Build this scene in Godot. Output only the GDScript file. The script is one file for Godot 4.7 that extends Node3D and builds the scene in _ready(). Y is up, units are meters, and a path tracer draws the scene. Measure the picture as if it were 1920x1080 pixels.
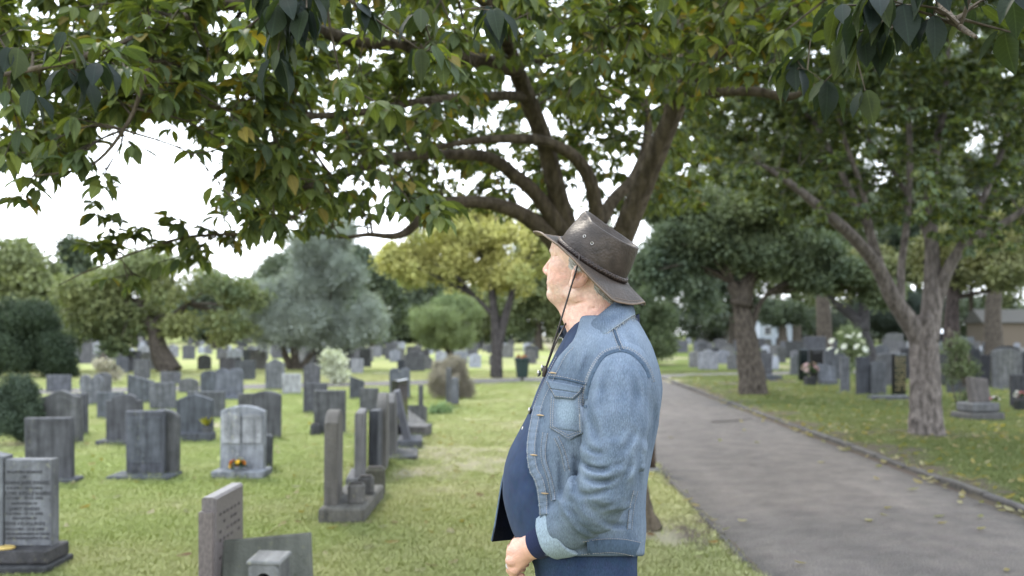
extends Node3D
# A cemetery lawn under cherry trees, a man in a leather hat and denim jacket in front.
# World: camera at (0, EYE, 0) looking along -Z; "d" is the distance from it along -Z.

const F := 1867.0        # focal length of the photograph in its own pixels
const EYE := 1.45        # eye height
const HOR := 620.0       # row of the horizon
const MD := 2.35         # distance of the man

var rng := RandomNumberGenerator.new()
var noise := FastNoiseLite.new()
var M := {}
var taken := {}

func wp(px: float, py: float, d: float) -> Vector3:
	return Vector3((px - 960.0) / F * d, EYE + (HOR - py) / F * d, -d)

func dist(py: float) -> float:
	return F * EYE / (py - HOR)

func rr(a: float, b: float) -> float:
	return rng.randf_range(a, b)

func lin(r: float, g: float, b: float) -> Color:
	return Color(r, g, b).linear_to_srgb()

# ---------------------------------------------------------------- geometry
class Geo:
	var v := PackedVector3Array()
	var n := PackedVector3Array()
	var uv := PackedVector2Array()
	var c := PackedColorArray()
	var ix := PackedInt32Array()
	var col := Color(1, 1, 1)

	func vert(p: Vector3, t := Vector2.ZERO) -> int:
		v.append(p); uv.append(t); c.append(col); n.append(Vector3.ZERO)
		return v.size() - 1

	func tri(a: int, b: int, d: int) -> void:
		ix.append(a); ix.append(b); ix.append(d)

	func quad(a: int, b: int, d: int, e: int) -> void:
		ix.append(a); ix.append(b); ix.append(d); ix.append(a); ix.append(d); ix.append(e)

	# flat polygon (convex), turned so that it faces away from "inside"
	func face(p: Array, inside: Vector3) -> void:
		var mid := Vector3.ZERO
		for q in p: mid += q
		mid /= p.size()
		var nn: Vector3 = (p[2] - p[0]).cross(p[1] - p[0])
		var flip := nn.dot(mid - inside) < 0.0
		var k0 := v.size()
		for q in p: vert(q)
		for k in range(1, p.size() - 1):
			if flip: tri(k0, k0 + k + 1, k0 + k)
			else: tri(k0, k0 + k, k0 + k + 1)

	func box(b: Basis, o: Vector3, s: Vector3, bev := 0.008) -> void:
		var h := s * 0.5
		bev = minf(bev, minf(h.x, minf(h.y, h.z)) * 0.8)
		var q := {}
		for sx in [-1, 1]:
			for sy in [-1, 1]:
				for sz in [-1, 1]:
					var k := Vector3(sx, sy, sz)
					q[[sx, sy, sz, 0]] = o + b * (k * Vector3(h.x, h.y - bev, h.z - bev))
					q[[sx, sy, sz, 1]] = o + b * (k * Vector3(h.x - bev, h.y, h.z - bev))
					q[[sx, sy, sz, 2]] = o + b * (k * Vector3(h.x - bev, h.y - bev, h.z))
					face([q[[sx, sy, sz, 0]], q[[sx, sy, sz, 1]], q[[sx, sy, sz, 2]]], o)
		for sg in [-1, 1]:
			face([q[[sg, -1, -1, 0]], q[[sg, 1, -1, 0]], q[[sg, 1, 1, 0]], q[[sg, -1, 1, 0]]], o)
			face([q[[-1, sg, -1, 1]], q[[1, sg, -1, 1]], q[[1, sg, 1, 1]], q[[-1, sg, 1, 1]]], o)
			face([q[[-1, -1, sg, 2]], q[[1, -1, sg, 2]], q[[1, 1, sg, 2]], q[[-1, 1, sg, 2]]], o)
			for sh in [-1, 1]:
				face([q[[-1, sg, sh, 1]], q[[1, sg, sh, 1]], q[[1, sg, sh, 2]], q[[-1, sg, sh, 2]]], o)
				face([q[[sg, -1, sh, 0]], q[[sg, 1, sh, 0]], q[[sg, 1, sh, 2]], q[[sg, -1, sh, 2]]], o)
				face([q[[sg, sh, -1, 0]], q[[sg, sh, 1, 0]], q[[sg, sh, 1, 1]], q[[sg, sh, -1, 1]]], o)

	func tube(p: PackedVector3Array, r: PackedFloat32Array, sides := 8, rough := 0.0, flute := 0.0, cap := true) -> void:
		var m := p.size()
		if m < 2: return
		var t := (p[1] - p[0]).normalized()
		var up := Vector3(0.31, 0.2, 0.93)
		if absf(up.normalized().dot(t)) > 0.9: up = Vector3(1, 0, 0.1)
		var nx := (up - t * up.dot(t)).normalized()
		var k0 := v.size()
		var run := 0.0
		for i in m:
			if i > 0 and i < m - 1: t = (p[i + 1] - p[i - 1]).normalized()
			elif i > 0: t = (p[i] - p[i - 1]).normalized()
			if i > 0: run += p[i].distance_to(p[i - 1])
			nx = (nx - t * nx.dot(t)).normalized()
			var ny := t.cross(nx)
			for j in sides + 1:
				var a := TAU * j / sides
				var rad := r[i]
				if flute > 0.0: rad *= 1.0 + flute * (0.55 * sin(3.0 * a + run * 1.3) + 0.45 * sin(5.0 * a - run * 2.1))
				if rough > 0.0: rad *= 1.0 + rough * (sin(run * 23.0 + cos(a) * 3.1 + sin(a * 2.0)) * 0.6 + sin(run * 51.0 + a * 4.0) * 0.4)
				vert(p[i] + (nx * cos(a) + ny * sin(a)) * rad, Vector2(float(j) / sides, run))
		for i in m - 1:
			for j in sides:
				var a0 := k0 + i * (sides + 1) + j
				var b0 := a0 + sides + 1
				quad(a0, a0 + 1, b0 + 1, b0)
		if cap:
			for e in [0, m - 1]:
				var mid := vert(p[e])
				for j in sides:
					var a1: int = k0 + e * (sides + 1) + j
					if e == 0: tri(mid, a1 + 1, a1)
					else: tri(mid, a1, a1 + 1)

	# rows x columns of points, faces on both outsides left to the path tracer
	func grid(rows: Array, flip := false) -> void:
		var k0 := v.size()
		var w: int = rows[0].size()
		for i in rows.size():
			for j in w:
				vert(rows[i][j], Vector2(float(j) / (w - 1), float(i) / (rows.size() - 1)))
		for i in rows.size() - 1:
			for j in w - 1:
				var a := k0 + i * w + j
				if flip: quad(a, a + w, a + w + 1, a + 1)
				else: quad(a, a + 1, a + w + 1, a + w)

	func normals(smooth := true) -> void:
		if not smooth: return
		for i in n.size(): n[i] = Vector3.ZERO
		for k in range(0, ix.size(), 3):
			var a := ix[k]; var b := ix[k + 1]; var d := ix[k + 2]
			var nn := (v[d] - v[a]).cross(v[b] - v[a])
			n[a] += nn; n[b] += nn; n[d] += nn
		for i in n.size(): n[i] = n[i].normalized() if n[i].length_squared() > 1e-20 else Vector3.UP

	# smooth normals across vertices at the same place too
	func weld_normals() -> void:
		normals()
		var acc := {}
		for i in v.size():
			var key := (v[i] * 20000.0).round()
			acc[key] = acc.get(key, Vector3.ZERO) + n[i]
		for i in v.size():
			n[i] = (acc[(v[i] * 20000.0).round()] as Vector3).normalized()

	func mesh(off := Vector3.ZERO, fix := true) -> ArrayMesh:
		if fix: normals()
		var a := []
		a.resize(Mesh.ARRAY_MAX)
		var vv := v
		if off != Vector3.ZERO:
			vv = PackedVector3Array()
			vv.resize(v.size())
			for i in v.size(): vv[i] = v[i] - off
		a[Mesh.ARRAY_VERTEX] = vv; a[Mesh.ARRAY_NORMAL] = n; a[Mesh.ARRAY_TEX_UV] = uv
		a[Mesh.ARRAY_COLOR] = c; a[Mesh.ARRAY_INDEX] = ix
		var m := ArrayMesh.new()
		m.add_surface_from_arrays(Mesh.PRIMITIVE_TRIANGLES, a)
		return m

# ---------------------------------------------------------------- nodes
func named(called: String) -> String:
	var k: int = taken.get(called, 0)
	taken[called] = k + 1
	return called if k == 0 else "%s_%03d" % [called, k]

func thing(called: String, label: String, category: String, at := Vector3.ZERO, group := "") -> Node3D:
	var o := Node3D.new()
	o.name = named(called)
	add_child(o, true)
	o.position = at
	tag(o, label, category, group)
	return o

func tag(o: Node, label: String, category: String, group := "") -> void:
	if label: o.set_meta("label", label)
	if category: o.set_meta("category", category)
	if group: o.set_meta("group", group)

func childname(parent: Node, called: String) -> String:
	var nm := called
	var k := 0
	while parent.has_node(nm):
		k += 1
		nm = "%s_%03d" % [called, k]
	return nm

# geometry in world axes, put under a thing (or the root) as one named mesh
func put(called: String, g: Geo, m: Material, parent: Node3D = null, origin := Vector3.ZERO, fix := true) -> MeshInstance3D:
	var o := MeshInstance3D.new()
	var off := origin
	var p: Node = parent
	while p is Node3D and p != self:
		off += (p as Node3D).position
		p = p.get_parent()
	o.mesh = g.mesh(off, fix)
	o.material_override = m
	if parent == null:
		o.name = named(called)
		add_child(o, true)
	else:
		o.name = childname(parent, called)
		parent.add_child(o, true)
	return o

func setting(called: String, g: Geo, m: Material) -> MeshInstance3D:
	var o := put(called, g, m)
	o.set_meta("kind", "structure")
	return o

func scatter(called: String, mesh: Mesh, m: Material, xf: Array, cols: Array, parent: Node3D = null) -> MultiMeshInstance3D:
	var mm := MultiMesh.new()
	mm.transform_format = MultiMesh.TRANSFORM_3D
	mm.use_colors = true
	mm.mesh = mesh
	mm.instance_count = xf.size()
	var off := parent.position if parent else Vector3.ZERO
	for i in xf.size():
		var t: Transform3D = xf[i]
		t.origin -= off
		mm.set_instance_transform(i, t)
		mm.set_instance_color(i, cols[i])
	var o := MultiMeshInstance3D.new()
	o.multimesh = mm
	o.material_override = m
	o.set_meta("kind", "stuff")
	if parent == null:
		o.name = named(called)
		add_child(o, true)
	else:
		o.name = childname(parent, called)
		parent.add_child(o, true)
	return o

# ---------------------------------------------------------------- materials
func ntex(freq: float, stops: Array, size := 512, kind := FastNoiseLite.TYPE_SIMPLEX_SMOOTH, oct := 5, sd := 1, normal := 0.0) -> NoiseTexture2D:
	var t := NoiseTexture2D.new()
	var f := FastNoiseLite.new()
	f.noise_type = kind
	f.frequency = freq
	f.fractal_octaves = oct
	f.seed = sd
	t.width = size; t.height = size
	t.seamless = true
	t.seamless_blend_skirt = 0.2
	t.noise = f
	if normal > 0.0:
		t.as_normal_map = true
		t.bump_strength = normal
	if stops.size():
		var g := Gradient.new()
		var off := PackedFloat32Array(); var cc := PackedColorArray()
		for s in stops:
			off.append(s[0]); cc.append((s[1] as Color))
		g.offsets = off; g.colors = cc
		t.color_ramp = g
	return t

func mat(alb: Color, rough := 0.9, spec := 0.4) -> StandardMaterial3D:
	var m := StandardMaterial3D.new()
	m.albedo_color = alb
	m.roughness = rough
	m.metallic_specular = spec
	return m

func grey(a: float) -> Color:
	return Color(a, a, a).linear_to_srgb()

func stone_mat(alb: Color, lo: float, hi: float, rough := 0.85, scale := 1.3, sd := 3) -> StandardMaterial3D:
	var m := mat(alb, rough, 0.35)
	m.albedo_texture = ntex(0.012, [[0.0, grey(lo)], [0.42, grey((lo + hi) * 0.5)], [0.62, grey(hi)], [1.0, grey(1.0)]], 512, FastNoiseLite.TYPE_SIMPLEX_SMOOTH, 6, sd)
	m.uv1_triplanar = true
	m.uv1_world_triplanar = true
	m.uv1_scale = Vector3(scale, scale * 0.5, scale)
	m.normal_enabled = true
	m.normal_texture = M.nfine
	m.normal_scale = 0.35
	m.vertex_color_use_as_albedo = true
	return m

func paint(w: int, h: int, f: Callable) -> ImageTexture:
	var b := PackedByteArray()
	b.resize(w * h * 3)
	var k := 0
	for y in h:
		for x in w:
			var c: Color = f.call(x, y)
			b[k] = int(clampf(c.r, 0, 1) * 255.0); b[k + 1] = int(clampf(c.g, 0, 1) * 255.0); b[k + 2] = int(clampf(c.b, 0, 1) * 255.0)
			k += 3
	return ImageTexture.create_from_image(Image.create_from_data(w, h, false, Image.FORMAT_RGB8, b))

func materials() -> void:
	M.nfine = ntex(0.06, [], 512, FastNoiseLite.TYPE_SIMPLEX_SMOOTH, 4, 11, 6.0)
	M.stone = stone_mat(Color(1, 1, 1), 0.4, 0.95)
	# weathered stone: grain, rain streaks, pale lichen spots; made to repeat without a seam
	var sn := FastNoiseLite.new()
	sn.frequency = 1.0; sn.seed = 12
	var tiled := func(x: float, y: float, fx: float, fy: float) -> float:
		var u := x / 256.0; var v := y / 256.0
		var a := lerpf(sn.get_noise_2d(x * fx, y * fy), sn.get_noise_2d((x - 256.0) * fx, y * fy), u)
		var b := lerpf(sn.get_noise_2d(x * fx, (y - 256.0) * fy), sn.get_noise_2d((x - 256.0) * fx, (y - 256.0) * fy), u)
		return lerpf(a, b, v)
	M.stone.albedo_texture = paint(256, 256, func(x: int, y: int) -> Color:
		var streak: float = tiled.call(x, y, 0.045, 0.006)
		var grain: float = tiled.call(x, y, 0.5, 0.5)
		var cloud: float = tiled.call(x, y, 0.017, 0.02)
		var spot: float = tiled.call(x + 70.0, y, 0.07, 0.07)
		var k := 0.74 + 0.3 * streak + 0.12 * grain + 0.2 * cloud
		var c := Color(k, k, k * 1.01)
		if spot > 0.3: c = c.lerp(Color(0.98, 0.97, 0.82), clampf((spot - 0.3) * 5.0, 0.0, 0.55))
		if spot < -0.36: c = c.lerp(Color(0.36, 0.4, 0.3), clampf((-0.36 - spot) * 5.0, 0.0, 0.6))
		return c)
	M.stone.uv1_scale = Vector3(1.1, 1.1, 1.1)
	M.granite = stone_mat(Color(1, 1, 1), 0.6, 0.95, 0.45, 9.0, 5)
	M.polished = mat(Color(1, 1, 1), 0.12, 0.6)
	M.polished.vertex_color_use_as_albedo = true
	# ground
	var g := mat(Color(1, 1, 1), 1.0, 0.1)
	g.albedo_texture = ntex(0.03, [[0.0, grey(0.68)], [0.45, grey(0.9)], [1.0, grey(1.0)]], 1024, FastNoiseLite.TYPE_SIMPLEX_SMOOTH, 6, 21)
	g.uv1_triplanar = true; g.uv1_world_triplanar = true
	g.uv1_scale = Vector3(0.9, 0.9, 0.9)
	g.normal_enabled = true; g.normal_texture = M.nfine; g.normal_scale = 0.8
	g.vertex_color_use_as_albedo = true
	M.ground = g
	var a := mat(Color(1, 1, 1), 0.8, 0.4)
	a.albedo_texture = ntex(0.11, [[0.0, grey(0.2)], [0.4, grey(0.52)], [0.56, grey(0.7)], [0.68, grey(0.95)], [1.0, grey(1.0)]], 1024, FastNoiseLite.TYPE_CELLULAR, 3, 8)
	a.uv1_triplanar = true; a.uv1_world_triplanar = true
	a.uv1_scale = Vector3(0.8, 0.8, 0.8)
	a.normal_enabled = true
	a.normal_texture = ntex(0.11, [], 1024, FastNoiseLite.TYPE_CELLULAR, 3, 8, 10.0)
	a.normal_scale = 1.0
	a.vertex_color_use_as_albedo = true
	M.asphalt = a
	var b := mat(Color(1, 1, 1), 0.95, 0.2)
	b.albedo_texture = ntex(0.02, [[0.0, grey(0.2)], [0.4, grey(0.5)], [0.6, grey(0.85)], [1.0, grey(1.0)]], 512, FastNoiseLite.TYPE_SIMPLEX_SMOOTH, 6, 31)
	b.uv1_triplanar = true; b.uv1_world_triplanar = true
	b.uv1_scale = Vector3(1.5, 0.42, 1.5)
	b.normal_enabled = true
	b.normal_texture = ntex(0.03, [], 512, FastNoiseLite.TYPE_SIMPLEX_SMOOTH, 5, 32, 12.0)
	b.normal_scale = 1.0
	b.vertex_color_use_as_albedo = true
	M.bark = b
	# leaves: a print of veins on the blade
	var leaf := mat(Color(1, 1, 1), 0.55, 0.3)
	leaf.albedo_texture = paint(64, 128, func(x: int, y: int) -> Color:
		var u := absf(x / 63.0 - 0.5) * 2.0
		var t := y / 127.0
		var s := fposmod((t - u * 0.22) * 9.0, 1.0)
		var vein := smoothstep(0.12, 0.0, absf(s - 0.5)) * 0.1 + smoothstep(0.08, 0.0, u) * 0.2
		var k := 0.8 + vein + 0.05 * sin(x * 1.7 + y * 0.9)
		return Color(k, k, k * 0.95))
	leaf.vertex_color_use_as_albedo = true
	leaf.cull_mode = BaseMaterial3D.CULL_DISABLED
	leaf.backlight_enabled = true
	leaf.backlight = Color(1.0, 1.0, 0.62)
	M.leaf = leaf
	var l2 := mat(Color(1, 1, 1), 0.6, 0.3)
	l2.vertex_color_use_as_albedo = true
	l2.cull_mode = BaseMaterial3D.CULL_DISABLED
	l2.backlight_enabled = true
	l2.backlight = Color(0.6, 0.65, 0.4)
	M.clump = l2
	M.tint = mat(Color(1, 1, 1), 0.8, 0.3)
	M.tint.vertex_color_use_as_albedo = true
	M.metal = mat(lin(0.32, 0.3, 0.27), 0.35, 0.5)
	M.metal.metallic = 0.9
	# denim: twill lines over cloudy fading
	var fade := FastNoiseLite.new()
	fade.frequency = 0.03; fade.seed = 4
	var denim := mat(Color(1, 1, 1), 0.95, 0.15)
	denim.albedo_texture = paint(256, 256, func(x: int, y: int) -> Color:
		var tw := 0.5 + 0.5 * sin((x + y) * TAU / 8.0)
		var slub := fade.get_noise_2d(x * 9.0, y * 2.5) * 0.2
		var k := 0.81 + 0.03 * tw + slub + 0.1 * fade.get_noise_2d(x * 9.0, y * 9.0)
		return Color(k * 0.97, k, k * 1.02))
	denim.uv1_triplanar = true
	denim.uv1_scale = Vector3(5.0, 5.0, 5.0)
	denim.vertex_color_use_as_albedo = true
	denim.normal_enabled = true
	denim.normal_texture = M.nfine
	denim.normal_scale = 0.25
	M.denim = denim
	var knit := mat(Color(1, 1, 1), 0.95, 0.1)
	knit.vertex_color_use_as_albedo = true
	knit.rim_enabled = true; knit.rim = 0.08
	M.knit = knit
	var skin := mat(Color(1, 1, 1), 0.5, 0.4)
	skin.vertex_color_use_as_albedo = true
	skin.subsurf_scatter_enabled = true
	skin.subsurf_scatter_strength = 0.05
	skin.normal_enabled = true
	skin.uv1_triplanar = true
	skin.uv1_scale = Vector3(7, 7, 7)
	skin.normal_texture = ntex(0.12, [], 256, FastNoiseLite.TYPE_SIMPLEX_SMOOTH, 4, 77, 5.0)
	skin.normal_scale = 0.5
	M.skin = skin
	var hide := mat(Color(1, 1, 1), 0.46, 0.34)
	hide.vertex_color_use_as_albedo = true
	hide.albedo_texture = ntex(0.025, [[0.0, grey(0.35)], [0.4, grey(0.62)], [0.6, grey(0.8)], [1.0, grey(1.0)]], 256, FastNoiseLite.TYPE_SIMPLEX_SMOOTH, 5, 61)
	hide.uv1_triplanar = true
	hide.uv1_scale = Vector3(4, 4, 4)
	hide.normal_enabled = true
	hide.normal_texture = M.nfine
	hide.normal_scale = 0.35
	M.leather = hide

# ---------------------------------------------------------------- curves
func smooth_path(p: Array, per := 6) -> PackedVector3Array:
	var out := PackedVector3Array()
	var m := p.size()
	for i in m - 1:
		var a: Vector3 = p[maxi(i - 1, 0)]
		var b: Vector3 = p[i]
		var c: Vector3 = p[i + 1]
		var d: Vector3 = p[mini(i + 2, m - 1)]
		for k in per:
			out.append(b.cubic_interpolate(c, a, d, float(k) / per))
	out.append(p[m - 1])
	return out

func ramp(r: Array, m: int) -> PackedFloat32Array:
	var out := PackedFloat32Array()
	for i in m:
		var t := float(i) / (m - 1) * (r.size() - 1)
		var k := mini(int(t), r.size() - 2)
		out.append(lerpf(r[k], r[k + 1], t - k))
	return out

func table(t: Array, x: float, k := 1) -> float:     # rows [x, a, b, ...]
	if x <= t[0][0]: return t[0][k]
	for i in t.size() - 1:
		if x <= t[i + 1][0]:
			var s: float = (x - t[i][0]) / (t[i + 1][0] - t[i][0])
			return lerpf(t[i][k], t[i + 1][k], s)
	return t[t.size() - 1][k]

func any_basis(fwd: Vector3, roll: float) -> Basis:   # y axis along fwd
	var up := Vector3(0.2, 0.9, 0.3)
	if absf(up.normalized().dot(fwd)) > 0.95: up = Vector3(1, 0, 0)
	var x := up.cross(fwd).normalized()
	var z := x.cross(fwd).normalized()
	return Basis(x, fwd, z).rotated(fwd, roll)

# ---------------------------------------------------------------- ground
func edge_l(d: float) -> float: return 1.37 + 0.0214 * d
func edge_r(d: float) -> float: return 3.87 + 0.0214 * d
func cross_d(x: float) -> float: return 29.0 + 0.5 * x

func lawn(x: float, d: float) -> float:
	var h := 0.012 * noise.get_noise_2d(x * 60.0, d * 60.0) + 0.02 * noise.get_noise_2d(x * 14.0, d * 14.0)
	var onpath := d < 30.5 and x > edge_l(d) and x < edge_r(d)
	if onpath:
		var e := minf(x - edge_l(d), edge_r(d) - x)
		h = lerpf(h + 0.004, -0.06, clampf(e / 0.14, 0.0, 1.0))
	elif x >= edge_r(d) and d < 31.0:
		h += 0.02 + 0.05 * clampf((x - edge_r(d)) / 0.8, 0.0, 1.0)
	var cd := absf(d - cross_d(x))
	if cd < 1.25: h = lerpf(h, -0.05, clampf((1.25 - cd) / 0.2, 0.0, 1.0))
	return h

func grass_state(x: float, d: float) -> Vector2:     # (bare soil, dryness), 0..1
	var a := noise.get_noise_2d(x * 22.0 + 300.0, d * 22.0)
	var b := noise.get_noise_2d(x * 70.0, d * 70.0 + 90.0)
	var c := noise.get_noise_2d(x * 7.0 - 50.0, d * 7.0)
	var bare := smoothstep(0.16, 0.5, a * 0.75 + b * 0.35 + c * 0.2)
	var dry := clampf(0.45 + c * 0.8 + b * 0.5, 0.0, 1.0)
	if x > -1.2 and x < edge_l(d):
		dry = clampf(dry + 0.22, 0.0, 1.0)
		bare = maxf(bare, smoothstep(0.15, 0.5, a + b * 0.7 + 0.08) * 0.8)
	var tr := Vector2(x - 0.92, d - 7.35).length()
	bare = maxf(bare, smoothstep(1.1, 0.3, tr + b * 0.5))
	if x > edge_r(d):
		var k := x - edge_r(d)
		bare = maxf(bare, smoothstep(0.75, 0.15, k + b * 0.5 + a * 0.3) * 0.95)
		bare = maxf(bare, smoothstep(1.3, 0.4, Vector2(x - 5.49, d - 13.2).length() + b * 0.5) * 0.8)
		dry *= 0.35
	elif x > edge_l(d) - 0.25:
		bare = maxf(bare, smoothstep(0.22, 0.02, edge_l(d) - x + b * 0.12))
	return Vector2(clampf(bare, 0, 1), dry)

func ground() -> void:
	var xs := PackedFloat32Array(); var ds := PackedFloat32Array()
	var x := -7.0
	while x < 9.0: xs.append(x); x += 0.14
	var far := 0.3
	while x < 160.0: xs.append(x); x += far; far *= 1.16
	x = -7.14; far = 0.3
	while x > -160.0: xs.insert(0, x); x -= far; far *= 1.16
	var d := -14.0
	while d < 3.0: ds.append(d); d += 1.0
	while d < 14.0: ds.append(d); d += 0.12
	while d < 38.0: ds.append(d); d += 0.35
	far = 0.5
	while d < 320.0: ds.append(d); d += far; far *= 1.12
	var g := Geo.new()
	var w := xs.size()
	for dd in ds:
		for xx in xs:
			var s := grass_state(xx, dd)
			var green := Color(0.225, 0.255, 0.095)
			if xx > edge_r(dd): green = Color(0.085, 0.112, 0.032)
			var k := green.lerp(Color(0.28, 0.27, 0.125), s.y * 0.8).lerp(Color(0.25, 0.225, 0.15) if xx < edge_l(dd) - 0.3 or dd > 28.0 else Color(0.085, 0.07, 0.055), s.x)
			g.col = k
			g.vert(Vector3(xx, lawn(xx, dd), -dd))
	for i in ds.size() - 1:
		for j in w - 1:
			var a := i * w + j
			g.quad(a, a + w, a + w + 1, a + 1)
	setting("ground", g, M.ground)
	# path
	var p := Geo.new()
	var rows := []
	d = -10.0
	while d < 30.4:
		for j in 41:
			var t := j / 40.0
			var xx := lerpf(edge_l(d) - 0.03, edge_r(d) + 0.02, t)
			var u := noise.get_noise_2d(xx * 30.0, d * 9.0)
			var e := smoothstep(0.35, 0.0, minf(t, 1.0 - t) * 2.5)
			p.col = Color(0.12, 0.1, 0.083).lerp(Color(0.19, 0.16, 0.135), clampf(0.4 + u, 0, 1)).lerp(Color(0.085, 0.072, 0.058), e * 0.6)
			p.col *= 1.0 + 0.34 * noise.get_noise_2d(xx * 260.0, d * 260.0) + rr(-0.11, 0.11)
			p.vert(Vector3(xx, 0.006 - 0.02 * pow(absf(t - 0.5) * 2.0, 2.0), -d))
		rows.append(d)
		d += 0.07 if d > 4.0 and d < 14.0 else 0.25
	for i in rows.size() - 1:
		for j in 40:
			var a := i * 41 + j
			p.quad(a, a + 41, a + 42, a + 1)
	setting("path", p, M.asphalt)
	var q := Geo.new()
	q.col = Color(0.16, 0.145, 0.125)
	var m := 0
	x = -60.0
	while x < 62.0:
		q.vert(Vector3(x, 0.011, -(cross_d(x) - 1.22))); q.vert(Vector3(x, 0.011, -(cross_d(x) + 1.22)))
		m += 1
		x += 2.0
	for i in m - 1:
		q.quad(i * 2, i * 2 + 1, i * 2 + 3, i * 2 + 2)
	setting("crossing_path", q, M.asphalt)
	# kerb of separate edging stones on the far side, thin strips on the near side
	var kerb := thing("kerb", "", "", Vector3(edge_r(5.0), 0, -5.0))
	kerb.set_meta("kind", "structure")
	d = 3.2
	while d < 29.6:
		var k := Geo.new()
		k.col = Color(0.105, 0.094, 0.08) * rr(0.7, 1.15)
		var xx := edge_r(d + 0.45) + 0.045
		k.box(Basis(Vector3.UP, -0.0214 + rr(-0.008, 0.008)).rotated(Vector3(0, 0, 1), rr(-0.06, 0.06)), Vector3(xx, -0.035 + rr(-0.012, 0.008), -(d + 0.45)), Vector3(0.09, 0.17, 0.885), 0.014)
		put("kerb_stone", k, M.stone, kerb)
		d += 0.9
	var strip := thing("path_edging", "", "", Vector3(edge_l(5.0), 0, -5.0))
	strip.set_meta("kind", "structure")
	d = 4.4
	while d < 14.0:
		var k := Geo.new()
		k.col = Color(0.1, 0.085, 0.07) * rr(0.75, 1.1)
		k.box(Basis(Vector3.UP, -0.0214 + rr(-0.01, 0.01)), Vector3(edge_l(d + 0.45) - 0.03, -0.072 + rr(-0.008, 0.006), -(d + 0.45)), Vector3(0.05, 0.15, 0.88), 0.01)
		put("edging_strip", k, M.stone, strip)
		d += 0.9

func grass() -> void:
	var g := Geo.new()
	for k in 14:
		var a := rr(0, TAU)
		var o := Vector3(cos(a), 0, sin(a)) * rr(0.0, 0.075)
		var l := Vector3(rr(-1, 1), 0, rr(-1, 1)) * 0.02
		var s := Vector3(cos(a + 1.5), 0, sin(a + 1.5)) * 0.0019
		var h := rr(0.014, 0.034)
		var i := g.vert(o - s); g.vert(o + s)
		g.vert(o + l * 0.5 + Vector3(0, h * 0.65, 0) + s * 0.7); g.vert(o + l * 0.5 + Vector3(0, h * 0.65, 0) - s * 0.7)
		g.vert(o + l * 1.4 + Vector3(0, h, 0))
		g.quad(i, i + 1, i + 2, i + 3); g.tri(i + 3, i + 2, i + 4)
	g.normals()
	for i in g.n.size(): g.n[i] = (g.n[i] * 0.35 + Vector3.UP).normalized()
	var tuft := g.mesh(Vector3.ZERO, false)
	var xf := []; var cc := []
	for k in 200000:
		# more tufts where they show larger
		var d := 4.2 * pow(38.0 / 4.2, rr(0, 1) * 0.98)
		var px := rr(-60.0, 1980.0)
		var x := (px - 960.0) / F * d
		if d < 31.0 and x > edge_l(d) - 0.02 and x < edge_r(d) + 0.1: continue
		if absf(d - cross_d(x)) < 1.25: continue
		var s := grass_state(x, d)
		if rng.randf() < s.x * 0.93 + 0.02: continue
		var size := rr(0.75, 1.3) * (1.0 + maxf(0.0, d - 8.0) * 0.06)
		var b := Basis(Vector3.UP, rr(0, TAU)).scaled(Vector3(size, rr(0.7, 1.25) * (1.0 + maxf(0.0, d - 8.0) * 0.02), size))
		xf.append(Transform3D(b, Vector3(x, lawn(x, d) - 0.003, -d)))
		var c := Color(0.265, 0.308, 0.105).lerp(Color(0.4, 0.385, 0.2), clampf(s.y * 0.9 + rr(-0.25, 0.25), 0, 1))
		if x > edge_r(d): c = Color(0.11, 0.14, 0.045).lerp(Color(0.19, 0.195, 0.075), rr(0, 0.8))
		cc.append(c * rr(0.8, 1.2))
	for b in bases:          # longer grass left by the mower round the stones
		for k in 26:
			var p: Vector3 = b[0] + Vector3(rr(-0.6, 0.6) * b[1], 0, b[2] * rr(0.5, 1.0) * (1.0 if k % 4 else -1.0))
			var sz := rr(1.0, 1.5)
			xf.append(Transform3D(Basis(Vector3.UP, rr(0, TAU)).scaled(Vector3(sz, sz * rr(1.2, 2.4), sz)), Vector3(p.x, lawn(p.x, -p.z) - 0.004, p.z)))
			cc.append(Color(0.15, 0.19, 0.055).lerp(Color(0.28, 0.28, 0.12), rr(0, 0.7)))
	var o := scatter("grass", tuft, M.clump, xf, cc)
	tag(o, "short lawn grass growing between the graves and the path", "grass")

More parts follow.
